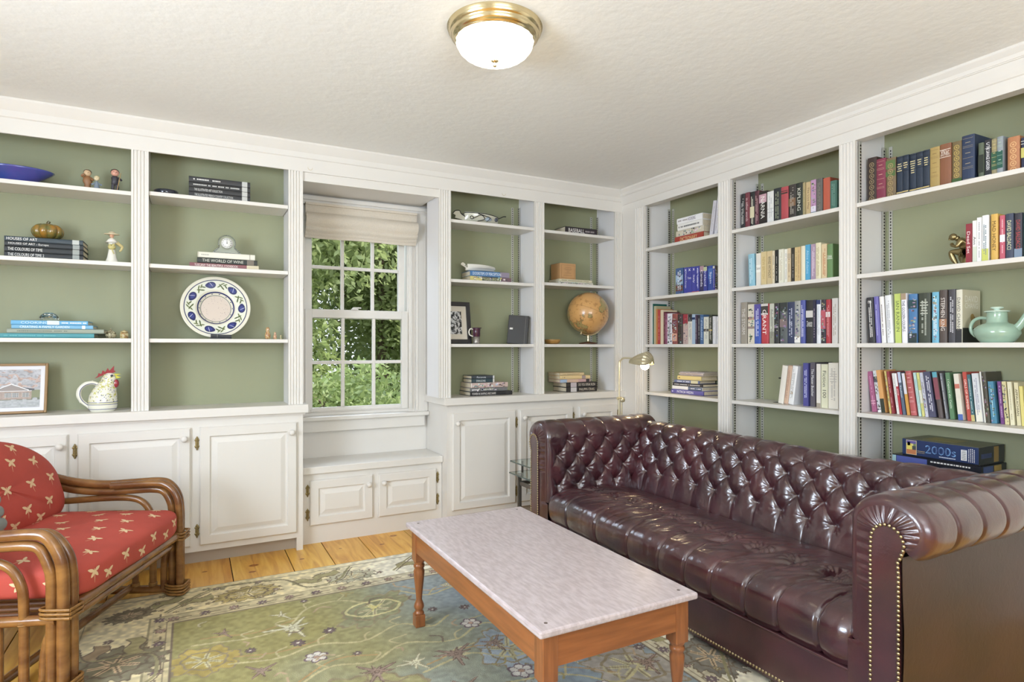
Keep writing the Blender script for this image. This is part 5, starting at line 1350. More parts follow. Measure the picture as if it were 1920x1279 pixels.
stack([(0, 0, .312, .029, .17, (52, 52, 54), 'T:THE ILLUSTRATED FRENCH COUNTRY COLLECTION:210,210,205:.4,.62;B:.86,.95:190,190,185', 'black art book at the bottom of the four beside the dark ashtray'),
       (0, .0, .312, .026, .17, (50, 50, 52), 'T:THE ILLUSTRATED ART COLLECTION:215,215,210:.31,.45;B:.86,.95:190,190,185', 'black art book second from the bottom, beside the dark ashtray'),
       (0, .001, .312, .027, .17, (50, 50, 52), 'D:200,200,195:.07,.8;B:.86,.95:190,190,185', 'black art book second from the top, beside the dark ashtray'),
       (0, 0, .312, .030, .17, (54, 54, 56), 'D:215,215,210:.07,.5;B:.86,.95:190,190,185', 'black art book on top of the four, beside the dark ashtray')], -.015, 3.79, 2.0295, g)
g = 'books under the mantel clock'
stack([(-.012, 0, .355, .024, .18, (142, 84, 88), 'T:TUSCANY THE BEAUTIFUL COOKBOOK:240,225,215:.38,.62;B:.82,1:208,196,160', 'rose red cookbook lying lowest under the crystal clock'),
       (.026, 0, .31, .030, .17, (48, 54, 50), 'T:THE WORLD OF WINE:200,200,185:.42,.68;B:.82,.94:120,110,95', 'dark green wine book in the middle under the crystal clock'),
       (.028, 0, .295, .031, .17, (226, 222, 204), 'B:.0,.02:190,185,165;D:180,178,165:.06,.18;B:.90,.915:170,165,150', 'cream book directly under the crystal clock')], 0, Y0, 1.6435, g)
g = 'blue books under the crystal paperweight'
stack([(-.04, 0, .41, .023, .17, (66, 150, 160), 'D:90,175,180:.1,.6', 'teal book lying lowest of the blue stack, left bay'),
       (.012, .002, .40, .022, .17, (150, 158, 140), 'D:110,120,105:.1,.6', 'grey-green book above the teal one, left bay'),
       (.030, .001, .335, .019, .17, (110, 175, 215), 'T:CREATING A FAMILY GARDEN:235,245,250:.4,.6;B:.86,.9:235,245,250', 'light blue gardening book second from the top, left bay'),
       (.028, .0, .315, .022, .17, (92, 170, 220), 'T:COOKING:200,225,240:.3,.35;B:.46,.62:205,220,230;D:240,240,250:.65,.98', 'sky blue book directly under the crystal paperweight')], -.82, 3.81, 1.2435, g)
g = 'books under the shell dish'
stack([(0, 0, .315, .032, .15, (214, 196, 110), 'B:.28,.72:70,80,80;T:PEGASUS BRIDGE:210,200,130:.5,.4;B:.76,1:120,90,100;P', 'yellow and dark hardback under the blue one, below the shell dish'),
       (0, .001, .30, .036, .15, (66, 118, 176), 'T:DOORSTEPS OF PERCEPTION:225,235,245:.42,.72;B:.76,1:140,130,150', 'blue hardback directly under the shell dish')], 1.684, Y0, 1.6525, g)
g = 'books at the foot of the narrow bay left of the globe'
stack([(0, 0, .325, .028, .19, (40, 38, 40), 'T:POWER IN SHAPING AND SHAPE:220,215,210:.32,.55', 'black book lying lowest, below the photo frame'),
       (.002, .004, .285, .026, .18, (110, 112, 112), 'D:225,225,225:.04,.6;P', 'black and white pictured book second from the bottom, below the photo frame'),
       (.004, .0, .285, .034, .18, (196, 170, 160), 'P;B:.0,.02:230,225,215', 'pink and grey patterned book in the middle, below the photo frame'),
       (.012, .003, .172, .026, .15, (46, 66, 74), 'T:DRAGONS:205,215,215:.4,.4;B:.93,1:210,205,195', 'dark teal small book second from the top, below the photo frame'),
       (.012, .003, .172, .022, .15, (56, 64, 72), 'T:Paranoia:215,220,225:.42,.4;B:.93,1:200,200,200', 'slate small book on top of five, below the photo frame')], 1.684, Y0, .8605, g)
g = 'books under the small tan box'
stack([(.0, 0, .31, .020, .15, (206, 202, 186), 'D:130,125,110:.05,.9;P', 'pale mottled book under the tan box, lower of two'),
       (.006, .001, .295, .018, .15, (214, 206, 172), 'D:130,120,80:.05,.9', 'cream book directly under the tan box')], 2.402, 3.81, 1.6655, g)
stack([(0, 0, .285, .052, .15, (48, 40, 44), 'T:BASEBALL:235,230,225:.34,.5;D:150,140,140:.62,.9', 'black baseball book lying alone on the top shelf above the tan box')], 2.463, 3.81, 2.0465, None)
g = 'books at the foot of the narrow bay below the globe'
stack([(0, 0, .275, .034, .19, (44, 40, 40), 'B:.13,.32:190,186,186;T:PHILIPPA CRAIG:200,190,170:.66,.5', 'black book lying lowest, below the globe'),
       (0, .001, .275, .036, .19, (44, 40, 40), 'B:.13,.32:180,170,176;T:DO YOU SPEAK RUSH:215,205,190:.66,.55', 'black book second from the bottom, below the globe'),
       (-.055, .004, .27, .024, .17, (190, 150, 150), 'B:.0,.22:150,175,205;B:.22,.6:205,170,145;B:.86,.97:50,48,52', 'pink and blue book in the middle, below the globe'),
       (-.055, .004, .27, .026, .17, (220, 190, 130), 'D:120,100,70:.08,.16;B:.72,.84:150,130,130', 'tan yellow book second from the top, below the globe'),
       (-.055, .006, .215, .022, .17, (200, 176, 128), 'D:170,145,100:.1,.8', 'worn tan book on top of five, below the globe')], 2.466, Y0, .8605, g)

# ------------------------------------------------------------------ ornaments
GL = lambda n, c, r=.12: mat(n, c, r, coat=.6)
def lobj(name, prof, m, parent, loc=None, seg=32, sc=(1, 1)):
    return obj(name, MB().lathe(prof, seg, sc=sc, cap=False), parent, loc=loc, m=m)
r = thing('bowl', 'wide glazed cobalt blue bowl on the top left shelf', 'bowl', (-.80, 3.862, 2.018))
lobj('body', [(.0005, 0), (.075, 0), (.08, .004), (.13, .035), (.168, .062), (.176, .070), (.172, .072), (.13, .045), (.07, .014), (.0005, .010)], mat('cobalt_glaze', (46, 74, 146), .12, coat=.7, c2=(74, 74, 150), noise_scale=14), r, seg=48, sc=(1, .64))

def figurine(label, loc, rz, h, body, head, hair, kind):
    r = thing('figurine', label, 'figurine', loc, rz); b = MB()
    s = h/.12
    if kind == 'child':
        b.lathe([(.001, 0), (.018, 0), (.020, .006), (.013, .03), (.022, .048), (.020, .062), (.012, .078), (.001, .082)], 20, sc=(1, .8))
        b.tube([(.014, -.004, .07), (.024, -.012, .058), (.012, -.018, .06)], .0055, 8); b.tube([(-.014, -.004, .07), (-.024, -.014, .074), (-.014, -.02, .082)], .0055, 8)
        b.sph((.010, -.010, .005), .009, 10, (1, 1.3, .7)); b.sph((-.010, -.010, .005), .009, 10, (1, 1.3, .7))
    elif kind == 'girl':
        b.lathe([(.001, 0), (.024, 0), (.022, .01), (.014, .05), (.008, .072), (.001, .076)], 20)
        b.tube([(.010, -.002, .06), (.028, -.008, .045), (.034, -.01, .05)], .005, 8); b.tube([(-.010, -.002, .06), (-.024, -.008, .046), (-.03, -.01, .052)], .005, 8)
    else:
        b.tube([(-.008, 0, .008), (-.009, 0, .03), (-.006, 0, .05)], .0075, 10); b.tube([(.008, 0, .008), (.010, 0, .03), (.006, 0, .05)], .0075, 10)
        b.lathe([(.001, .038), (.016, .042), (.014, .06), (.017, .074), (.008, .088), (.001, .09)], 18, sc=(1, .75))
        b.tube([(.014, 0, .078), (.026, -.008, .066), (.018, -.016, .07)], .005, 8)
        st = MB().cyl((.006, -.022, .004), (.024, -.014, .10), .0018, 6); obj('staff', st, r, m=paint((176, 140, 80)))
        obj('stand', MB().lathe([(.001, 0), (.030, 0), (.034, .003), (.026, .007), (.001, .008)], 12, sc=(1.15, .7)), r, m=paint((190, 176, 138)))
    ob = obj('body', b, r, m=paint(body, .4)); ob.scale = (1, 1, 1)
    hz = .094 if kind != 'man' else .100
    hd = MB().sph((0, -.002, hz), .0175, 16, (1, .95, 1)); hd.sph((0, -.019, hz-.002), .003, 6); obj('head', hd, r, m=paint(head, .4))
    hm = MB().sph((0, .003, hz+.005), .0185, 14, (1.02, .95, .85)); obj('hair', hm, r, m=paint(hair, .5))
    e = MB(); e.sph((.006, -.0175, hz+.001), .0016, 6); e.sph((-.006, -.0175, hz+.001), .0016, 6); obj('eyes', e, r, m=paint((40, 30, 28)))
    r.scale = (s, s, s)
figurine('brown-robed child figurine with dark hair, leftmost of three on the top left shelf', (-.484, 3.85, 2.0175), .1, .118, (150, 100, 58), (214, 176, 132), (64, 44, 32), 'child')
figurine('small blue-dressed figurine with yellow hair, middle of three on the top left shelf', (-.442, 3.835, 2.0175), -.1, .085, (120, 134, 150), (226, 206, 160), (216, 196, 130), 'girl')
figurine('dark-clothed figurine leaning on a staff, rightmost of three on the top left shelf', (-.362, 3.84, 2.0175), .15, .128, (56, 54, 62), (216, 150, 126), (46, 36, 32), 'man')
# ceramic pumpkin
r = thing('ceramic_pumpkin', 'amber glazed ceramic pumpkin standing on the black art books', 'pumpkin', (-.657, 3.88, 1.7475))
P = [[((.070*math.sin(a)**.85 if 0 < a < PI else .0008)*(1-.17*(1-abs(math.sin(4.5*t))**.6))*math.cos(t), (.070*math.sin(a)**.85 if 0 < a < PI else .0008)*(1-.17*(1-abs(math.sin(4.5*t))**.6))*math.sin(t), .044-.044*math.cos(a)*(1-.12*math.exp(-((a-PI)/.5)**2))) for t in [2*PI*k/108 for k in range(108)]] for a in [PI*i/20 for i in range(21)]]
obj('body', MB().grid(P, True, cv=True), r, m=mat('amber_glaze', (168, 118, 44), .1, coat=.8, c2=(104, 104, 56), noise_scale=26))
obj('stem', MB().tube([(0, 0, .078), (.002, 0, .090), (.008, -.002, .098)], .009, 10, r2=.007), r, m=mat('stem_glaze', (92, 84, 50), .2, coat=.5))
# lady figurine with hat
r = thing('lady_figurine', 'white porcelain lady in a wide hat holding a basket, second left shelf', 'figurine', (-.377, 3.85, 1.6435), .1)
PW = mat('porcelain', (232, 228, 216), .15, coat=.5)
obj('dress', MB().lathe([(.0005, 0), (.030, 0), (.031, .004), (.022, .03), (.015, .07), (.012, .09), (.016, .105), (.018, .115), (.026, .112), (.030, .108), (.016, .128), (.006, .136), (.0005, .137)], 28, cap=False), r, m=PW)
obj('head', MB().sph((0, -.002, .146), .0105, 14).sph((0, -.013, .145), .002, 6), r, m=paint((206, 150, 116), .3))
obj('hat', MB().lathe([(.0005, .152), (.034, .153), (.036, .156), (.015, .160), (.013, .167), (.0005, .170)], 28, sc=(1, .8), cap=False), r, m=paint((214, 196, 156), .4))
obj('basket', MB().lathe([(.0005, .07), (.014, .073), (.019, .086), (.015, .090), (.0005, .09)], 18, M=T(0, -.018, 0)).sph((-.008, -.03, .092), .008, 8).sph((.006, -.03, .094), .008, 8).tube([(.0, -.026, .074), (.004, -.03, .06), (.010, -.028, .048)], .003, 6), r, m=paint((196, 184, 110), .4))
obj('wing_sleeve', MB().tube([(.020, -.002, .112), (.036, .0, .10), (.046, .002, .09), (.040, .002, .074), (.034, .0, .066)], .010, 10, r2=.004), r, m=paint((206, 186, 116), .4))
# crystal paperweight and two pots
CR = mat('crystal', (245, 248, 248), .02, trans=1, ior=1.5)
r = thing('crystal_paperweight', 'faceted clear crystal paperweight on the sky blue book', 'paperweight', (-.652, 3.885, 1.3335))
obj('body', MB().lathe([(.0005, 0), (.030, 0), (.040, .008), (.041, .018), (.032, .032), (.018, .041), (.0005, .043)], 11, smooth=False, cap=False), r, m=CR)
obj('ribs', MB().lathe([(.0415, .010), (.0425, .012), (.0415, .014)], 22, smooth=False, cap=False), r, m=CR)
r = thing('lidded_pot', 'tiny speckled lidded jar with pointed knob beside the blue books', 'jar', (-.382, 3.86, 1.2435))
SP = mat('speckled_glaze', (206, 198, 160), .2, coat=.5, c2=(84, 70, 50), noise_scale=120)
obj('body', MB().lathe([(.0005, 0), (.014, 0), (.022, .009), (.026, .018), (.022, .027), (.0005, .027)], 24, cap=False), r, m=SP)
obj('lid', MB().lathe([(.0005, .0272), (.024, .0275), (.020, .034), (.008, .041), (.005, .047), (.0005, .056)], 24, cap=False), r, m=SP)
r = thing('small_pot', 'tiny cream round pot with brown marks, right of the speckled jar', 'pot', (-.322, 3.86, 1.2435))
SP2 = mat('cream_brown_glaze', (210, 200, 150), .2, coat=.5, c2=(150, 110, 60), noise_scale=70)
obj('body', MB().lathe([(.0005, 0), (.017, 0), (.020, .006), (.020, .028), (.017, .032), (.0005, .032)], 24, cap=False), r, m=SP2)
obj('lid', MB().lathe([(.0005, .0322), (.019, .0325), (.017, .039), (.005, .042), (.004, .046), (.0005, .047)], 20, cap=False), r, m=SP2)
# framed house painting
def canvas(name, w, h, nx, ny, fn, parent, M_, m):
    """picture surface with a colour per vertex; fn(u,v)->rgb 0..255"""
    u = (np.arange(nx)+.5)/nx; v = (np.arange(ny)+.5)/ny; U, V = np.meshgrid(u, v, indexing='ij'); C = fn(U, V)
    o = grid_mesh(name, U*w, np.zeros_like(U), V*h, C, m, parent); o.matrix_local = M_; return o
PIC = mat('print_surface', (200, 200, 200), .35, attr=True)
def house(U, V):
    n = vnoise(U, V, 14, 3); n2 = vnoise(U, V, 40, 4); C = np.zeros(U.shape+(3,)); C[:] = np.array((196, 196, 200))
    C -= (n[..., None]*34); st = np.sin((V*26+U*5+n*5)) > .75; C[st & (V > .5)] = (190, 166, 154)
    C[(n2 > .62) & (V > .52)] -= 20
    C[V < .24] = np.array((184, 186, 188)); C[V < .24] -= (n2[V < .24]*28)[:, None]
    C[(V < .30) & (V > .2) & (n > .5)] = (112, 116, 96)
    bd = (V > .22) & (V < .44) & (U > .02) & (U < .88); C[bd] = (176, 158, 146); C[bd] -= (n2[bd]*20)[:, None]
    C[(V > .26) & (V < .46) & (U > .88)] = (132, 136, 104)
    rf = (V > .44) & (V < .57-.25*np.abs(U-.6)) & (U < .92) ; C[rf] = (92, 92, 96)
    gb = (np.abs(U-.60) < .20) & (V > .44) & (V < .60-np.abs(U-.60)*.7); C[gb] = (150, 140, 134)
    ge = (np.abs(U-.60) < .24) & (np.abs(V-(.62-np.abs(U-.60)*.7)) < .012); C[ge] = (232, 232, 232)
    for a in (.2, .32, .56, .66, .80):
        wd = (np.abs(U-a) < .045) & (V > .27) & (V < .39); C[wd] = (60, 62, 66)
        C[wd & ((np.abs(((U-a)*60) % 1-.5) < .14) | (np.abs((V*34) % 1-.5) < .14))] = (220, 220, 216)
    C[(np.abs(V-.435) < .008) & (U < .88)] = (236, 236, 236)
    return C
def frame(label, name, loc, rz, tilt, w, h, bw, bt, mw, mframe, mmat, fn, res=(220, 170)):
    r = thing(name, label, 'picture frame', loc, rz); M_ = RX(-tilt); f = MB()
    f.box(-w/2, -w/2+bw, -bt, 0, 0, h, .002, M=M_); f.box(w/2-bw, w/2, -bt, 0, 0, h, .002, M=M_); f.box(-w/2+bw, w/2-bw, -bt, 0, 0, bw, .002, M=M_); f.box(-w/2+bw, w/2-bw, -bt, 0, h-bw, h, .002, M=M_)
    obj('frame', f, r, m=mframe)
    obj('mount', MB().box(-w/2+bw, w/2-bw, -bt*.55, -bt*.2, bw, h-bw, M=M_), r, m=mmat)
    canvas('picture', w-2*bw-2*mw, h-2*bw-2*mw, res[0], res[1], fn, r, M_ @ T(-w/2+bw+mw, -bt*.55-.0008, bw+mw), PIC)
    obj('backing', MB().box(-w/2+bw*.5, w/2-bw*.5, 0, .003, bw*.5, h-bw*.5, M=M_), r, m=paint((120, 96, 64)))
    return r
frame('framed watercolour of a grey-roofed brick house leaning on the left worktop', 'framed_painting', (-.835, 3.865, .8605), 0, .20, .355, .255, .012, .018, .018, mat('oak_frame', (150, 118, 76), .4), paint((222, 222, 228)), house)
# rooster pitcher
def rooster():
    r = thing('rooster_pitcher', 'hand-painted rooster-shaped pitcher in yellow and blue speckles, on the left worktop', 'pitcher', (-.415, 3.83, .8605), 0)
    body_m = mat('majolica', (232, 230, 214), .12, coat=.6); P = []
    prof = [(.0, .052, 0), (.012, .062, 0), (.03, .066, 0), (.055, .066, .0), (.085, .062, .002), (.115, .053, .008), (.140, .043, .016), (.160, .036, .024), (.178, .033, .028), (.192, .026, .030), (.200, .012, .031)]
    for z, rd, cx in prof: P.append([(cx+rd*math.cos(t), rd*.86*math.sin(t), z) for t in [2*PI*k/48 for k in range(48)]])
    mb = MB().use(body_m); mb.grid(P, True, cv=True); mb.add(P[0], [tuple(range(48))]); mb.add(P[-1], [tuple(range(48))])
    vs = [Vector(p) for q in P for p in q]; fs = [(i*48+j, (i+1)*48+j, (i+1)*48+(j+1) % 48, i*48+(j+1) % 48) for i in range(len(P)-1) for j in range(48)]; bv = BVHTree.FromPolygons(vs, fs)
    rs = random.Random(9)
    for k in range(520):
        z = rs.uniform(.052, .195); t = rs.uniform(0, 2*PI); q = Vector((.02+.2*math.cos(t), .2*math.sin(t), z)); h, n, _, _ = bv.ray_cast(q, (Vector((.01, 0, z))-q).normalized())
        if h is None: continue
        if n.dot(h-Vector((.01, 0, z))) < 0: n = -n
        kind = rs.random(); c = (206, 204, 96) if kind < .56 else ((52, 62, 128) if kind < .86 else (60, 54, 60)); s = rs.uniform(.003, .0065) if kind < .56 else rs.uniform(.0015, .0035)
        u = n.cross(Vector((0, 0, 1))).normalized(); v = n.cross(u); a = rs.uniform(0, 3.1); uu = u*math.cos(a)+v*math.sin(a); vv = v*math.cos(a)-u*math.sin(a); mb.use(paint(c, .2)); o = h+n*.0006*(1 if kind < .56 else 1.8)
        mb.add([o+uu*s*1.5, o+vv*s*.5, o-uu*s*1.5, o-vv*s*.5], [(0, 1, 2, 3)])
    for z0_, c in ((.012, (58, 66, 128)), (.036, (58, 66, 128)), (.042, (206, 204, 110)), (.047, (58, 66, 128))):
        rr = .0655 if z0_ > .02 else .0625; mb.use(paint(c, .2)); mb.lathe([(rr+.0012, z0_), (rr+.0016, z0_+.0012), (rr+.0012, z0_+.0026)], 48, sc=(1, .86), cap=False)
    obj('body', mb, r)
    obj('comb', MB().prism([(-.035, .172), (-.022, .185), (-.018, .200), (-.006, .196), (.0, .214), (.012, .206), (.022, .226), (.030, .212), (.050, .238), (.050, .214), (.058, .206), (.040, .198), (.02, .200), (.0, .188)], -.008, .008, 'y'), r, m=mat('red_glaze', (150, 48, 58), .15, coat=.6))
    obj('beak', MB().prism([(.050, .196), (.082, .194), (.060, .186), (.082, .176), (.058, .170), (.050, .176)], -.010, .010, 'y'), r, m=mat('yellow_glaze', (206, 200, 70), .15, coat=.6))
    obj('wattle', MB().sph((.058, -.014, .144), .022, 16, (.6, .35, 1)).sph((.058, .014, .144), .022, 16, (.6, .35, 1)), r, m=MATS['red_glaze'])
    obj('eye', MB().sph((.042, -.0285, .186), .006, 12, (1, .4, 1)), r, m=paint((60, 60, 70)))
    obj('handle', MB().tube([(-.020, 0, .140), (-.045, 0, .150), (-.075, 0, .143), (-.098, 0, .118), (-.102, 0, .085), (-.090, 0, .055), (-.062, 0, .028), (-.048, 0, .012)], .010, 14), r, m=body_m)
    b = MB()
    pts = cat([Vector(p) for p in ((-.045, 0, .158), (-.080, 0, .150), (-.107, 0, .120), (-.112, 0, .085), (-.098, 0, .050))], 6)
    for p in pts: b.sph(tuple(p), .004, 8)
    obj('handle_beads', b, r, m=body_m)
    ln = MB(); 
    ln.tube([(-.022, -.0102, .138), (-.045, -.0102, .146), (-.073, -.0102, .139), (-.094, -.0102, .116), (-.098, -.0102, .086), (-.087, -.0102, .058), (-.062, -.0102, .032)], .0016, 6); obj('handle_stripe', ln, r, m=paint((58, 66, 128), .2))
rooster()
# dark ashtray
r = thing('ashtray', 'low round dark glass ashtray left of the black art books', 'ashtray', (-.125, 3.835, 2.0295))
obj('body', MB().lathe([(.0005, 0), (.055, 0), (.059, .004), (.060, .024), (.056, .027), (.050, .022), (.044, .010), (.0005, .008)], 28, cap=False), r, m=mat('dark_glass', (36, 40, 52), .08, coat=.8, noise_amt=.3, noise_scale=60))
# crystal clock
def clock():
    r = thing('mantel_clock', 'small crystal mantel clock with white roman dial on the cream book', 'clock', (.178, 3.85, 1.7305))
    b = MB(); b.box(-.075, .075, -.016, .016, 0, .008, .002)
    pr = [(-.070, .008), (-.062, .022), (-.050, .030), (-.040, .036), (-.036, .048)]
    pr2 = [(math.cos(a)*.045, .064+.044*math.sin(a)) for a in [math.radians(210-240*k/20) for k in range(21)]]
    b.prism(pr+pr2+[(-x, z) for x, z in reversed(pr)], -.014, .014, 'y'); obj('body', b, r, m=CR)
    sc = MB()
    for k in range(21): a = math.radians(205-230*k/20); sc.sph((.044*math.cos(a), -.006, .064+.043*math.sin(a)), .0045, 6)
    for s_ in (-1, 1):
        for k in range(5): sc.sph((s_*(.066-.006*k), -.008, .012+.006*k), .0045, 6)
    obj('scallops', sc, r, m=CR)
    obj('dial', MB().lathe([(.0003, 0), (.029, 0), (.029, .002), (.0003, .002)], 32, M=T(0, -.0165, .062) @ RX(PI/2), cap=False), r, m=paint((236, 236, 230), .3))
    obj('bezel', MB().lathe([(.028, -.001), (.032, 0), (.031, .004), (.0285, .0035)], 32, M=T(0, -.0165, .062) @ RX(PI/2), cap=False), r, m=STEEL)
    h = MB().use(paint((30, 30, 32)))
    for k, t in enumerate(('XII', 'I', 'II', 'III', 'IIII', 'V', 'VI', 'VII', 'VIII', 'IX', 'X', 'XI')):
        a = PI/2-k*PI/6; put_text(h, t, .0225*math.cos(a), .062+.0225*math.sin(a), .008, .006, -.0189, False, paint((30, 30, 32)))
    h.box(-.0007, .0007, -.0196, -.019, .062, .081); h.box(-.0009, .0009, -.0196, -.019, .062, .076); h.lathe([(.0003, 0), (.003, 0), (.003, .002), (.0003, .002)], 12, M=T(0, -.018, .062) @ RX(PI/2), cap=False); obj('hands_and_numerals', h, r)
clock()
# painted plate
def plate():
    R_ = .182; r = thing('display_plate', 'large round plate painted with blue plums, leaning in the second bay', 'plate', (.123, 3.865, 1.243))
    tilt = .24; M_ = RX(-tilt) @ T(0, 0, R_) @ RX(PI/2)
    pm = mat('plate_glaze', (226, 222, 204), .12, coat=.5)
    dz = lambda q: .024*min(1, max(0, (q-.42)/.16))+.014*max(0, (q-.58)/.42)
    mb = MB().use(pm); prof = [(.0005, 0)]+[(R_*q, dz(q)) for q in np.linspace(.05, 1, 40)]+[(R_*1.005, .036), (R_*.99, .032), (R_*.6, .012), (R_*.45, -.008), (.0005, -.008)]
    mb.lathe(prof, 96, M=M_, cap=False)
    def ring(q0, q1, c, k=0): mb.use(paint(c, .15)); mb.lathe([(R_*q, dz(q)+.0006+k) for q in np.linspace(q0, q1, 6)], 96, M=M_, cap=False)
    NV = (40, 46, 104); GRN = (110, 122, 70)
    ring(.59, .90, (222, 224, 204)); ring(.88, .905, (44, 50, 96), .0003); ring(.50, .535, NV, .0003); ring(.425, .44, (90, 100, 100), .0002); ring(.0, .42, (214, 196, 180), 0)
    def blob(cx, cy, rx, ry, a, c, k, n=20, tip=0):
        vs = []
        for i in range(n):
            t = 2*PI*i/n; x = rx*math.cos(t)*(1+tip*max(0, math.cos(t))**3); y = ry*math.sin(t); X_ = cx+x*math.cos(a)-y*math.sin(a); Y_ = cy+x*math.sin(a)+y*math.cos(a); q = math.hypot(X_, Y_)
            vs.append((X_*R_, Y_*R_, dz(q)+k))
        q = math.hypot(cx, cy); vs.append((cx*R_, cy*R_, dz(q)+k+.0004)); mb.use(paint(c, .15)); mb.add(vs, [(i, (i+1) % n, n) for i in range(n)], M=M_)
    for k in range(7):
        a = PI/2+.18+k*2*PI/7; cx, cy = .74*math.cos(a), .74*math.sin(a)
        blob(cx, cy, .135, .105, a+PI/2, NV, .0016, tip=.3); blob(cx, cy, .09, .06, a+PI/2, (52, 62, 140), .0022)
        vs_ = (.07, .02)
        blob(cx+.02*math.cos(a), cy+.02*math.sin(a), .085, .006, a+.5, (210, 214, 226), .003)
        a2 = a+PI/7
        for j in range(6):
            t = -1+j*.4; q = .74+.07*math.sin(j*2.4); aa = a2+t*.13; blob(q*math.cos(aa), q*math.sin(aa), .07, .020, aa+PI/2+(.7 if j % 2 else -.6), GRN if j % 2 else (80, 96, 52), .0018+.0001*j, 12)
    for k in range(14):
        a = k*2*PI/14; blob(.475*math.cos(a), .475*math.sin(a), .028, .010, a+PI/2+.5*(k % 2), NV, .0014, 10)
    rs = random.Random(2)
    for k in range(46): q = .39*math.sqrt(rs.random()); a = rs.uniform(0, 6.28); blob(q*math.cos(a), q*math.sin(a), .007, .007, 0, (130, 100, 110), .0012, 6)
    obj('body', mb, r)
plate()
r = thing('plate_stand', 'small black plate stand at the foot of the painted plate', 'stand', (.145, 3.80, 1.243))
obj('base', MB().box(-.055, .055, -.012, .03, 0, .010, .002).box(-.052, -.02, -.0125, .0, .010, .027, .002).box(-.018, .053, -.012, .0, .010, .024, .002), r, m=mat('black_lacquer', (26, 28, 30), .4))
# nesting dolls
for lab, x, h, c in (('tallest red and gold painted nesting doll of three', .397, .072, (150, 84, 58)), ('middle-sized nesting doll of three beside the plate', .438, .044, (170, 96, 96)), ('tiniest green nesting doll of three', .470, .026, (140, 150, 120))):
    r = thing('nesting_doll', lab, 'doll', (x, 3.85, 1.2435), 0, 'nesting dolls')
    s = h/.072; obj('body', MB().lathe([(.0005, 0), (.012*s, 0), (.0155*s, .008*s), (.0165*s, .022*s), (.0135*s, .038*s), (.0095*s, .046*s), (.0115*s, .054*s), (.0108*s, .064*s), (.006*s, .071*s), (.0005, .072*s)], 20, cap=False), r, m=mat('doll_%d' % int(h*1000), c, .2, coat=.6, c2=(214, 190, 130), noise_scale=110))
    obj('face', MB().sph((0, -.0085*s, .057*s), .0065*s, 12, (1, .5, 1)), r, m=paint((226, 190, 160), .3))
# fish dish
def fish():
    r = thing('fish_dish', 'white fish-shaped dish with black outlines on the top shelf right of the window', 'dish', (1.79, 3.855, 2.0515), 0)
    W_ = mat('cream_glaze', (206, 204, 186), .15, coat=.5); K_ = paint((28, 28, 32), .2); B_ = paint((150, 166, 180), .2)
    mb = MB().use(W_); P = []
    for i in range(25):
        t = i/24; x = -.13+.26*t; wd = .065*math.sin(PI*min(1, max(0, t*.97+.02)))**.6; h_ = .070-.012*t
        row = []
        for k in range(17):
            a = -PI/2+PI*(k/16)*1.0; yy = -wd*math.cos(a*1.0)*1.0
            th = PI+PI*k/16; row.append((x, wd*math.cos(th), max(.004, h_*(1+math.sin(th))+.002)))
        P.append(row)
    mb.grid(P); Q = [[(p[0], p[1]*.93, p[2]+.005) for p in q] for q in P]; mb.grid(Q); obj('body', mb, r)
    out = MB(); out.tube([P[i][0] for i in range(25)], .003, 6, res=0); out.tube([P[i][16] for i in range(25)], .003, 6, res=0)
    out.tube([(-.085, -.060, .028), (-.03, -.070, .054), (-.0, -.062, .030), (-.05, -.055, .012)], .0025, 6); out.tube([(-.05, -.068, .062), (.0, -.072, .05), (.04, -.066, .040), (.02, -.055, .015)], .0025, 6)
    out.tube([(-.095+.012*math.cos(a), -.058, .034+.010*math.sin(a)) for a in [k*.6 for k in range(12)]], .0025, 6, res=2)
    out.tube([(.13, 0, .055), (.15, -.01, .062), (.17, -.015, .072), (.19, -.015, .074)], .003, 6); obj('outline', out, r, m=K_)
    tl = MB().prism([(-.125, .045), (-.155, .060), (-.165, .080), (-.20, .076), (-.215, .060), (-.195, .048), (-.20, .030), (-.15, .022), (-.12, .010)], -.012, -.004, 'y'); obj('tail', tl, r, m=W_)
    tt = MB().tube([(-.125, -.014, .045), (-.155, -.014, .062), (-.168, -.014, .082), (-.198, -.014, .078), (-.216, -.014, .060)], .003, 6); obj('tail_outline', tt, r, m=K_)
    obj('blue_patch', MB().sph((.03, -.053, .035), .020, 14, (1.5, .5, .8)), r, m=B_); obj('eye_patch', MB().sph((.10, -.042, .038), .014, 14, (1, .5, 1)), r, m=paint((70, 74, 84), .2))
fish()
# shell dish on the blue book
r = thing('shell_dish', 'ivory leaf-shaped dish with curled handle on the blue hardback', 'dish', (1.79, 3.865, 1.7225), .05)
P = []
for i in range(21):
    t = i/20; x = -.11+.22*t; wd = .055*math.sin(PI*(t*.9+.06))**.7
    P.append([(x+.006*math.sin(k), wd*(k/8-1), .006+.036*abs(k/8-1)**2*(1-.2*t)+.003*math.cos(k*1.6+i*.1)) for k in range(17)])
mb = MB(); mb.grid(P); mb.grid([[(p[0], p[1], p[2]+.004) for p in q] for q in P]); obj('body', mb, r, m=PW)
obj('handle', MB().tube([(-.10, -.0, .02), (-.125, 0, .036), (-.145, 0, .046), (-.135, 0, .054), (-.12, 0, .045)], .006, 10), r, m=PW)
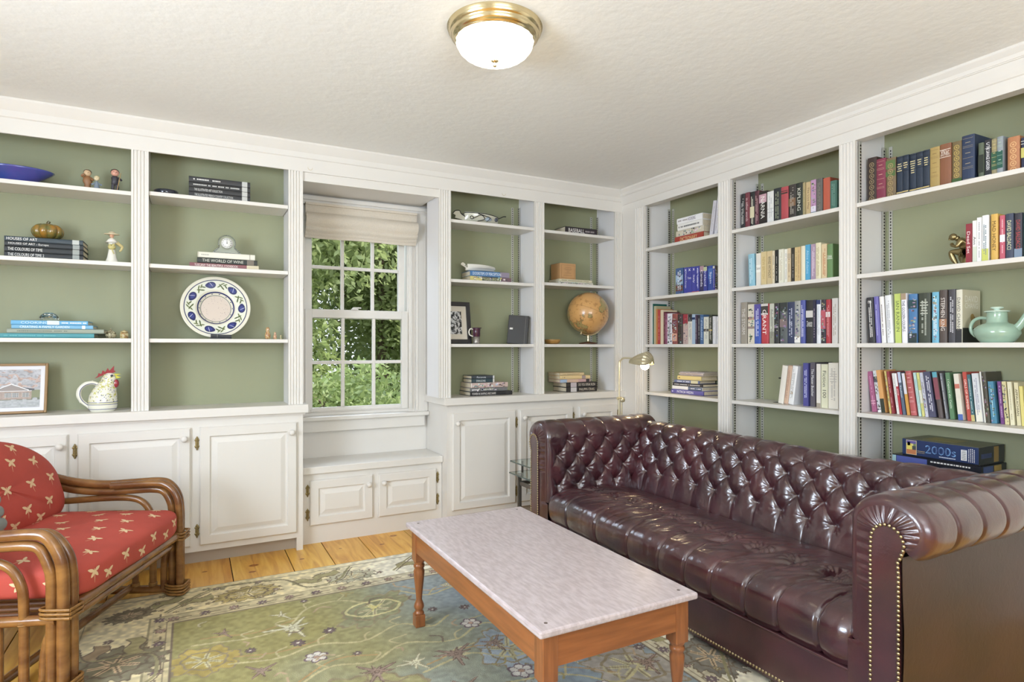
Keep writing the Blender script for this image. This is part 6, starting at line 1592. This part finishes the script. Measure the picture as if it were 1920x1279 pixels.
# photo frame, pitcher, black box
def photo(U, V):
    n = vnoise(U, V, 11, 8); n2 = vnoise(U, V, 26, 9); g_ = np.where(n+n2*.6 > .85, 205, np.where(n > .4, 120, 46)); g_ = g_+(n2-.5)*40
    return np.clip(np.stack([g_, g_, g_], -1), 20, 235)
frame('black framed black and white group photograph with wide mount, left of the small purple jug', 'photo_frame', (1.585, 3.858, 1.2185), 0, .14, .262, .292, .030, .018, .036, mat('black_frame', (34, 32, 36), .25, coat=.4), paint((214, 204, 186)), photo, (90, 110))
r = thing('small_jug', 'small purple and silver cut-glass jug beside the photo frame', 'jug', (1.738, 3.815, 1.2185))
obj('foot', MB().lathe([(.0005, 0), (.022, 0), (.024, .004), (.024, .05), (.0005, .052)], 24, cap=False), r, m=mat('etched_silver', (178, 172, 164), .3, .6, noise_amt=.5, noise_scale=120))
obj('body', MB().lathe([(.0245, .05), (.0265, .056), (.0265, .085), (.0285, .104), (.030, .112), (.0275, .110), (.024, .09), (.0005, .086)], 24, cap=False), r, m=mat('purple_glass', (64, 26, 50), .1, coat=.7))
obj('spout', MB().sph((.028, -.004, .110), .008, 10, (1.2, .8, .5)), r, m=MATS['purple_glass'])
obj('handle', MB().tube([(-.026, 0, .100), (-.045, 0, .104), (-.056, 0, .085), (-.050, 0, .062), (-.026, 0, .052)], .0045, 10), r, m=PW)
r = thing('document_box', 'black file box with tiny white label, leaning right of the purple jug', 'box', (1.992, 3.862, 1.2185), -.60)
Mx = T(0, 0, 0) @ RY(math.radians(4)) @ RX(math.radians(-5))
obj('body', MB().box(0.004, .150, 0, .050, .006, .212, .003, M=Mx), r, m=mat('black_card', (46, 44, 42), .45))
obj('label', MB().box(.018, .040, -.0014, -.0002, .108, .121, M=Mx), r, m=paint((214, 212, 206)))
obj('edge_line', MB().box(.128, .1292, -.0012, -.0001, .008, .210, M=Mx), r, m=paint((130, 126, 120)))
# tan box
r = thing('gift_box', 'square kraft-brown box with faint printed border on two cream books', 'box', (2.432, 3.835, 1.7045), .05)
obj('body', MB().box(0, .145, 0, .12, 0, .122, .002), r, m=mat('kraft', (196, 152, 104), .6, noise_amt=.08))
b = MB().use(paint((140, 102, 70)))
for z in (.108, .012): b.box(.012, .133, -.0008, 0, z, z+.001)
for x in (.012, .132): b.box(x, x+.001, -.0008, 0, .012, .108)
for i, z in enumerate((.09, .078, .07, .058, .048, .03)):
    L = (.05, .07, .045, .02, .06, .08)[i]; x = .0725-L/2
    while x < .0725+L/2: b.box(x, x+.004, -.0008, 0, z, z+.0018); x += .0055
obj('print', b, r)
# globe
def globe():
    r = thing('globe', 'antique-toned globe in a brass meridian arc on a wooden base', 'globe', (2.672, 3.815, 1.2185), 0)
    m = bpy.data.materials.new('globe_map'); m.use_nodes = True; nt = m.node_tree; N = nt.nodes; L = nt.links; b = N['Principled BSDF']; b.inputs['Roughness'].default_value = .3; b.inputs['Coat Weight'].default_value = .4
    tc = N.new('ShaderNodeTexCoord'); n = N.new('ShaderNodeTexNoise'); n.inputs['Scale'].default_value = 5.5; n.inputs['Detail'].default_value = 8; n.inputs['Roughness'].default_value = .6; L.new(tc.outputs['Object'], n.inputs['Vector'])
    rp = N.new('ShaderNodeValToRGB'); e = rp.color_ramp.elements; e[0].position = .0; e[0].color = rgb((206, 156, 96)); e[1].position = 1; e[1].color = rgb((150, 150, 100))
    for p_, c in ((.53, (206, 158, 98)), (.545, (124, 84, 50)), (.56, (158, 150, 96)), (.66, (190, 140, 84)), (.72, (136, 150, 110))): q = e.new(p_); q.color = rgb(c)
    L.new(n.outputs['Fac'], rp.inputs['Fac']); n2 = N.new('ShaderNodeTexNoise'); n2.inputs['Scale'].default_value = 40; n2.inputs['Detail'].default_value = 3; L.new(tc.outputs['Object'], n2.inputs['Vector'])
    r2 = N.new('ShaderNodeValToRGB'); r2.color_ramp.elements[0].position = .34; r2.color_ramp.elements[1].position = .44; r2.color_ramp.elements[0].color = (.55, .45, .35, 1); r2.color_ramp.elements[1].color = (1, 1, 1, 1); L.new(n2.outputs['Fac'], r2.inputs['Fac'])
    mx = N.new('ShaderNodeMix'); mx.data_type = 'RGBA'; mx.blend_type = 'MULTIPLY'; mx.inputs['Factor'].default_value = .6; L.new(rp.outputs['Color'], mx.inputs['A']); L.new(r2.outputs['Color'], mx.inputs['B']); L.new(mx.outputs['Result'], b.inputs['Base Color'])
    Rg = .158; zc = .236; tilt = math.radians(23)
    s = obj('sphere', MB().sph((0, 0, 0), Rg, 96), r, loc=(0, 0, zc), m=m); 
    ax = Vector((math.sin(tilt), 0, math.cos(tilt)))
    arc = [(Rg*1.045*math.sin(tilt+a), .0, zc+Rg*1.045*math.cos(tilt+a)) for a in [math.radians(-2+184*k/40) for k in range(41)]]
    obj('meridian_arc', MB().tube(arc, .0048, 8, res=0, fl=1.8), r, m=BRASS)
    obj('pivot', MB().cyl(tuple(Vector((0, 0, zc))+ax*Rg*.98), tuple(Vector((0, 0, zc))+ax*Rg*1.10), .006, 10).cyl(tuple(Vector((0, 0, zc))-ax*Rg*.98), tuple(Vector((0, 0, zc))-ax*Rg*1.10), .007, 10), r, m=BRASS)
    eq = [(Rg*1.001*(math.cos(a)*math.cos(tilt)), Rg*1.001*math.sin(a), zc-Rg*1.001*math.cos(a)*math.sin(tilt)) for a in [2*PI*k/72 for k in range(73)]]
    obj('equator_line', MB().tube(eq, .0008, 5, res=0), r, m=paint((130, 90, 50)))
    obj('stem', MB().lathe([(.012, .018), (.008, .026), (.011, .034), (.007, .044), (.010, .056), (.007, .070)], 20), r, m=BRASS)
    obj('base', MB().lathe([(.0005, 0), (.068, 0), (.072, .004), (.068, .010), (.03, .016), (.016, .020), (.0005, .021)], 40, cap=False), r, m=mat('walnut', (84, 52, 34), .3, coat=.4, noise_amt=.2))
globe()
r = thing('wooden_bowl', 'small shallow wooden bowl left of the globe', 'bowl', (2.373, 3.85, 1.2185))
lobj('body', [(.0005, 0), (.040, 0), (.052, .008), (.060, .024), (.063, .034), (.060, .035), (.050, .018), (.0005, .010)], mat('turned_wood', (176, 134, 72), .35, coat=.3, noise_amt=.2, noise_scale=20), r)
# bronze bookend: a generic seated crouched figure
def bookend():
    r = thing('bronze_bookend', 'polished bronze bookend of a hunched seated figure beside the dark red paperback', 'bookend', (3.040, 1.470, 1.5612), -PI/2); r.scale = (1.25, 1.1, 1.05)
    bz = mat('polished_bronze', (150, 136, 98), .28, .9)
    # one continuous skinned body, local x to the right (toward the books), z up
    verts = [(.030, .02, .045), (.030, .02, .075), (.018, .015, .105), (.002, .010, .118), (-.012, .004, .122),     # pelvis, spine, chest, neck, head
             (.010, -.010, .060), (-.018, -.014, .062), (-.010, -.010, .030), (.002, -.010, .004), (-.016, -.014, .002),  # near leg
             (.012, .045, .058), (-.012, .045, .058), (-.004, .045, .028), (.006, .045, .004), (-.012, .045, .002),        # far leg
             (.012, -.012, .104), (.006, -.020, .080), (-.014, -.012, .090), (-.018, -.002, .100),                         # near arm to chin
             (.012, .040, .104), (.004, .046, .078), (-.018, .034, .070)]
    edges = [(0, 1), (1, 2), (2, 3), (3, 4), (0, 5), (5, 6), (6, 7), (7, 8), (8, 9), (0, 10), (10, 11), (11, 12), (12, 13), (13, 14), (2, 15), (15, 16), (16, 17), (17, 18), (2, 19), (19, 20), (20, 21)]
    rad = [.017, .017, .018, .008, .0125, .011, .0085, .0075, .005, .0045, .011, .0085, .0075, .005, .0045, .008, .0055, .005, .005, .008, .0055, .005]
    me = bpy.data.meshes.new('figure'); me.from_pydata(verts, edges, []); o = bpy.data.objects.new('figure', me); COL.objects.link(o); o.parent = r
    o.modifiers.new('skin', 'SKIN')
    for i, v in enumerate(me.skin_vertices[0].data): v.radius = (rad[i]*1.35, rad[i]*1.35); v.use_root = (i == 0)
    s = o.modifiers.new('sub', 'SUBSURF'); s.levels = 2; s.render_levels = 2; o.modifiers['skin'].use_smooth_shade = True; me.materials.append(bz)
    hd = MB().sph((-.016, .002, .128), .0135, 16, (1, .85, 1.1)).sph((-.029, .002, .124), .003, 8).sph((-.026, -.003, .118), .0035, 8); obj('head', hd, r, m=bz)
    b = MB().lathe([(.0005, 0), (.030, 0), (.029, .010), (.026, .030), (.022, .042), (.0005, .046)], 18, M=T(.030, .020, 0), smooth=False, cap=False).box(-.024, .050, -.024, .060, 0, .003, .001); obj('rock', b, r, m=bz)
bookend()
# teapot
def teapot():
    r = thing('teapot', 'squat celadon green ceramic teapot with flat knobbed lid, on the third shelf', 'teapot', (3.035, 1.318, 1.2175), -PI/2); r.scale = (1.03, 1.03, 1.04)
    C_ = mat('celadon', (156, 184, 164), .14, coat=.7, noise_amt=.03)
    obj('body', MB().lathe([(.0005, 0), (.055, 0), (.058, .004), (.070, .018), (.080, .036), (.078, .056), (.062, .072), (.042, .079), (.036, .084), (.0345, .12), (.036, .124), (.030, .124), (.0005, .11)], 48, cap=False), r, m=C_)
    obj('lid', MB().lathe([(.0005, .1243), (.043, .1245), (.0445, .128), (.036, .131), (.010, .133), (.012, .137), (.024, .141), (.020, .146), (.0005, .147)], 40, cap=False), r, m=mat('celadon_lid', (196, 216, 200), .14, coat=.6))
    obj('spout', MB().tube([(.058, 0, .050), (.078, 0, .068), (.092, 0, .092), (.104, 0, .116)], .017, 16, r2=.011), r, m=C_)
    obj('handle', MB().tube([(-.034, 0, .100), (-.060, 0, .103), (-.084, 0, .092), (-.095, 0, .068), (-.092, 0, .044), (-.076, 0, .026)], .0068, 14), r, m=C_)
teapot()
# black wire bookend of the middle bay
r = thing('metal_bookend', 'black metal bookend left of the leaning books, fourth shelf', 'bookend', (3.06, 2.405, .8685), -PI/2)
obj('plate', MB().box(-.06, .03, 0, .10, 0, .0015).prism([(-.006, .0), (-.002, .0), (.016, .15), (-.020, .15), (-.020, .142), (.004, .142)], .0, .09, 'y'), r, m=mat('black_metal', (36, 34, 34), .4))
# puzzle boxes
def puzzle():
    g = 'jigsaw puzzle boxes'
    z = .5215
    for w_, h_, d_, off, lab, c in ((.40, .055, .215, -.02, 'dark blue puzzle box hidden lowest of the pile behind the sofa back', (30, 40, 66)), (.42, .052, .21, -.03, 'black puzzle box second from the bottom behind the sofa back', (34, 34, 44)), (.37, .056, .215, -.045, 'black and blue puzzle box directly under the large blue one', (30, 32, 42))):
        r = thing('puzzle_box', lab, 'box', (2.975, 1.675-off, z), -PI/2, g)
        obj('body', MB().box(0, w_, 0, d_, 0, h_, .001), r, m=paint(c, .3))
        p = MB(); p.use(paint((70, 84, 170))); p.box(.02, w_*.42, -.0012, 0, .006, h_-.004); p.use(paint((150, 190, 200))); p.box(0.001, .018, -.0012, 0, .004, h_-.004)
        p.use(paint((60, 80, 130))); p.box(w_, w_+.001, .02, .10, .004, h_-.004); p.use(paint((160, 130, 60))); p.box(w_, w_+.0012, .11, .17, .004, h_-.004)
        p.use(paint((225, 225, 225))); rs = random.Random(w_); x = w_*.46
        while x < w_*.9: L = rs.uniform(.004, .012); p.box(x, x+L, -.0012, 0, h_-.014, h_-.008); x += L+.004
        obj('print', p, r); z += h_+.001
    r = thing('puzzle_box', 'large blue 2000-piece puzzle box on top of the pile above the sofa back', 'box', (2.972, 1.672, z), -PI/2, g)
    w_, h_, d_ = .315, .079, .215
    obj('bottom', MB().box(.001, w_-.001, .001, d_-.001, 0, .02), r, m=paint((24, 26, 36), .3))
    b = MB().use(paint((36, 52, 96), .25)); b.box(0, w_, 0, d_, .006, h_, .0015); b.use(paint((28, 32, 44), .25)); b.box(w_-.0005, w_+.0006, .0005, d_-.0005, .0065, h_-.0005)
    b.use(paint((104, 104, 78), .3)); b.box(.001, w_-.001, .001, d_-.001, h_-.0004, h_+.0008); b.use(paint((150, 134, 60), .3)); b.box(.06, .20, .06, .17, h_, h_+.0012)
    b.use(paint((206, 190, 140))); b.box(.018, .064, -.0006, 0, .009, h_-.004)
    for x0, x1, z0, z1, c in ((.020, .062, .011, .032, (190, 110, 60)), (.020, .045, .032, .060, (220, 200, 80)), (.045, .062, .032, .050, (60, 66, 70)), (.020, .062, .060, .073, (88, 76, 150)), (.050, .062, .050, .060, (110, 130, 70)), (.024, .036, .050, .066, (230, 216, 120))): b.use(paint(c)); b.box(x0, x1, -.0009, 0, z0, z1)
    put_text(b, '2000s', .165, .043, .125, .036, -.0010, False, paint((110, 170, 226)))
    put_text(b, '2000s', .165, .043, .118, .031, -.0014, False, paint((40, 62, 120)))
    b.use(paint((190, 200, 220))); x = .16
    while x < .222: b.box(x, x+.004, -.0009, 0, .014, .018); x += .0056
    b.use(paint((190, 170, 90))); x = .067
    while x < .10: b.box(x, x+.004, -.0009, 0, .028, .030); b.box(x, x+.003, -.0009, 0, .021, .023); x += .0056
    b.use(paint((228, 228, 228))); b.box(.248, .270, -.0009, 0, .016, .062)
    b.use(paint((30, 30, 34)))
    for i, z_ in enumerate(np.linspace(.019, .058, 16)): b.box(.251, .267, -.0012, 0, z_, z_+(.0008 if i % 3 else .0016))
    b.use(paint((190, 192, 200)))
    for xx in (.276, .283, .290, .297):
        zz = .012
        while zz < .066: L = .003+.004*((xx*1e4+zz*1e4) % 3)/3; b.box(xx, xx+.0028, -.0009, 0, zz, zz+L); zz += L+.002
    b.use(paint((150, 120, 60))); b.box(w_, w_+.0012, .125, .165, .008, h_-.003); b.use(paint((46, 60, 100))); b.box(w_, w_+.0012, .02, .105, .03, .05)
    obj('lid', b, r)
puzzle()

# ------------------------------------------------------------------ the garden outside the window
def tree(name, label, x, y, h, rad, n, c, seed, zlo=.2, leaf=.09):
    r = thing(name, label, 'tree' if h > 2.5 else 'shrub', (x, y, -.4), 0, 'garden trees')
    rs = np.random.RandomState(seed)
    d = rs.randn(n, 3); d /= np.linalg.norm(d, axis=1)[:, None]; q = rs.rand(n)**.45
    cl = rs.randn(26, 3)*np.array([rad*.6, rad*.6, h*.3])+np.array([0, 0, h*.55])
    ci = rs.randint(0, 26, n); p = cl[ci]+d*q[:, None]*np.array([rad*.5, rad*.5, h*.16]); p[:, 2] = np.clip(p[:, 2], zlo, h*1.15)
    a = rs.randn(n, 3); a /= np.linalg.norm(a, axis=1)[:, None]; b = np.cross(a, rs.randn(n, 3)); b /= np.linalg.norm(b, axis=1)[:, None]
    s = leaf*(.6+rs.rand(n)*.8)[:, None]
    v = np.stack([p-a*s, p+b*s*.45, p+a*s, p-b*s*.45], 1).reshape(-1, 3)
    me = bpy.data.meshes.new('foliage'); me.vertices.add(4*n); me.vertices.foreach_set('co', v.astype(np.float32).ravel()); me.loops.add(4*n); me.loops.foreach_set('vertex_index', np.arange(4*n, dtype=np.int32))
    me.polygons.add(n); me.polygons.foreach_set('loop_start', np.arange(0, 4*n, 4, dtype=np.int32)); me.polygons.foreach_set('loop_total', np.full(n, 4, np.int32)); me.update(); me.validate()
    m = mat('leaf_%d' % seed, c, .5, noise_amt=.35, noise_scale=3)
    nt = m.node_tree
    if 'tl' not in nt.nodes:
        bs = nt.nodes['Principled BSDF']; tl = nt.nodes.new('ShaderNodeBsdfTranslucent'); tl.name = 'tl'; tl.inputs['Color'].default_value = rgb(tuple(min(255, int(k*1.15)) for k in c)); mx = nt.nodes.new('ShaderNodeMixShader'); mx.inputs[0].default_value = .4
        out = nt.nodes['Material Output']; nt.links.new(bs.outputs[0], mx.inputs[1]); nt.links.new(tl.outputs[0], mx.inputs[2]); nt.links.new(mx.outputs[0], out.inputs[0])
    me.materials.append(m); o = bpy.data.objects.new('foliage', me); COL.objects.link(o); o.parent = r
    tr = MB().tube([(0, 0, 0), (.03, .02, h*.4), (-.03, .0, h*.8)], .05+h*.012, 10, r2=.03)
    for k in range(5): z = h*(.3+.1*k); an = k*2.2; tr.tube([(0, 0, z), (rad*.3*math.cos(an), rad*.3*math.sin(an), z+.3), (rad*.6*math.cos(an), rad*.6*math.sin(an), z+.45)], .025, 6, r2=.01)
    obj('trunk', tr, r, m=mat('bark', (96, 84, 70), .9, bump=.5, bump_scale=30))
tree('leafy_tree', 'bright green leafy tree close outside the window, left panes', .30, 7.6, 4.4, 1.1, 30000, (146, 160, 104), 11, leaf=.045)
tree('leafy_tree', 'bright green leafy tree outside the window, right panes', 2.3, 8.2, 4.8, 1.3, 30000, (150, 162, 112), 12, leaf=.05)
tree('dense_tree', 'darker tree further back between the two leafy ones', 1.9, 12.0, 6.0, 2.2, 26000, (122, 140, 92), 13, leaf=.075)
tree('dense_tree', 'darker tree furthest left beyond the window', -.9, 12.2, 6.0, 2.0, 20000, (128, 144, 96), 14, leaf=.075)
tree('dense_tree', 'darker tree furthest right beyond the window', 4.9, 13.0, 6.4, 2.2, 20000, (126, 142, 96), 15, leaf=.08)
tree('shrub', 'low green shrub under the window outside', 1.2, 6.3, 1.3, .8, 14000, (136, 152, 98), 16, leaf=.035)
gm = MB().box(-14, 16, 4.34, 26, -.55, -.42); tag(obj('ground', gm, m=mat('lawn', (96, 116, 58), .95, noise_amt=.4, noise_scale=2)), None, None, kind='structure')
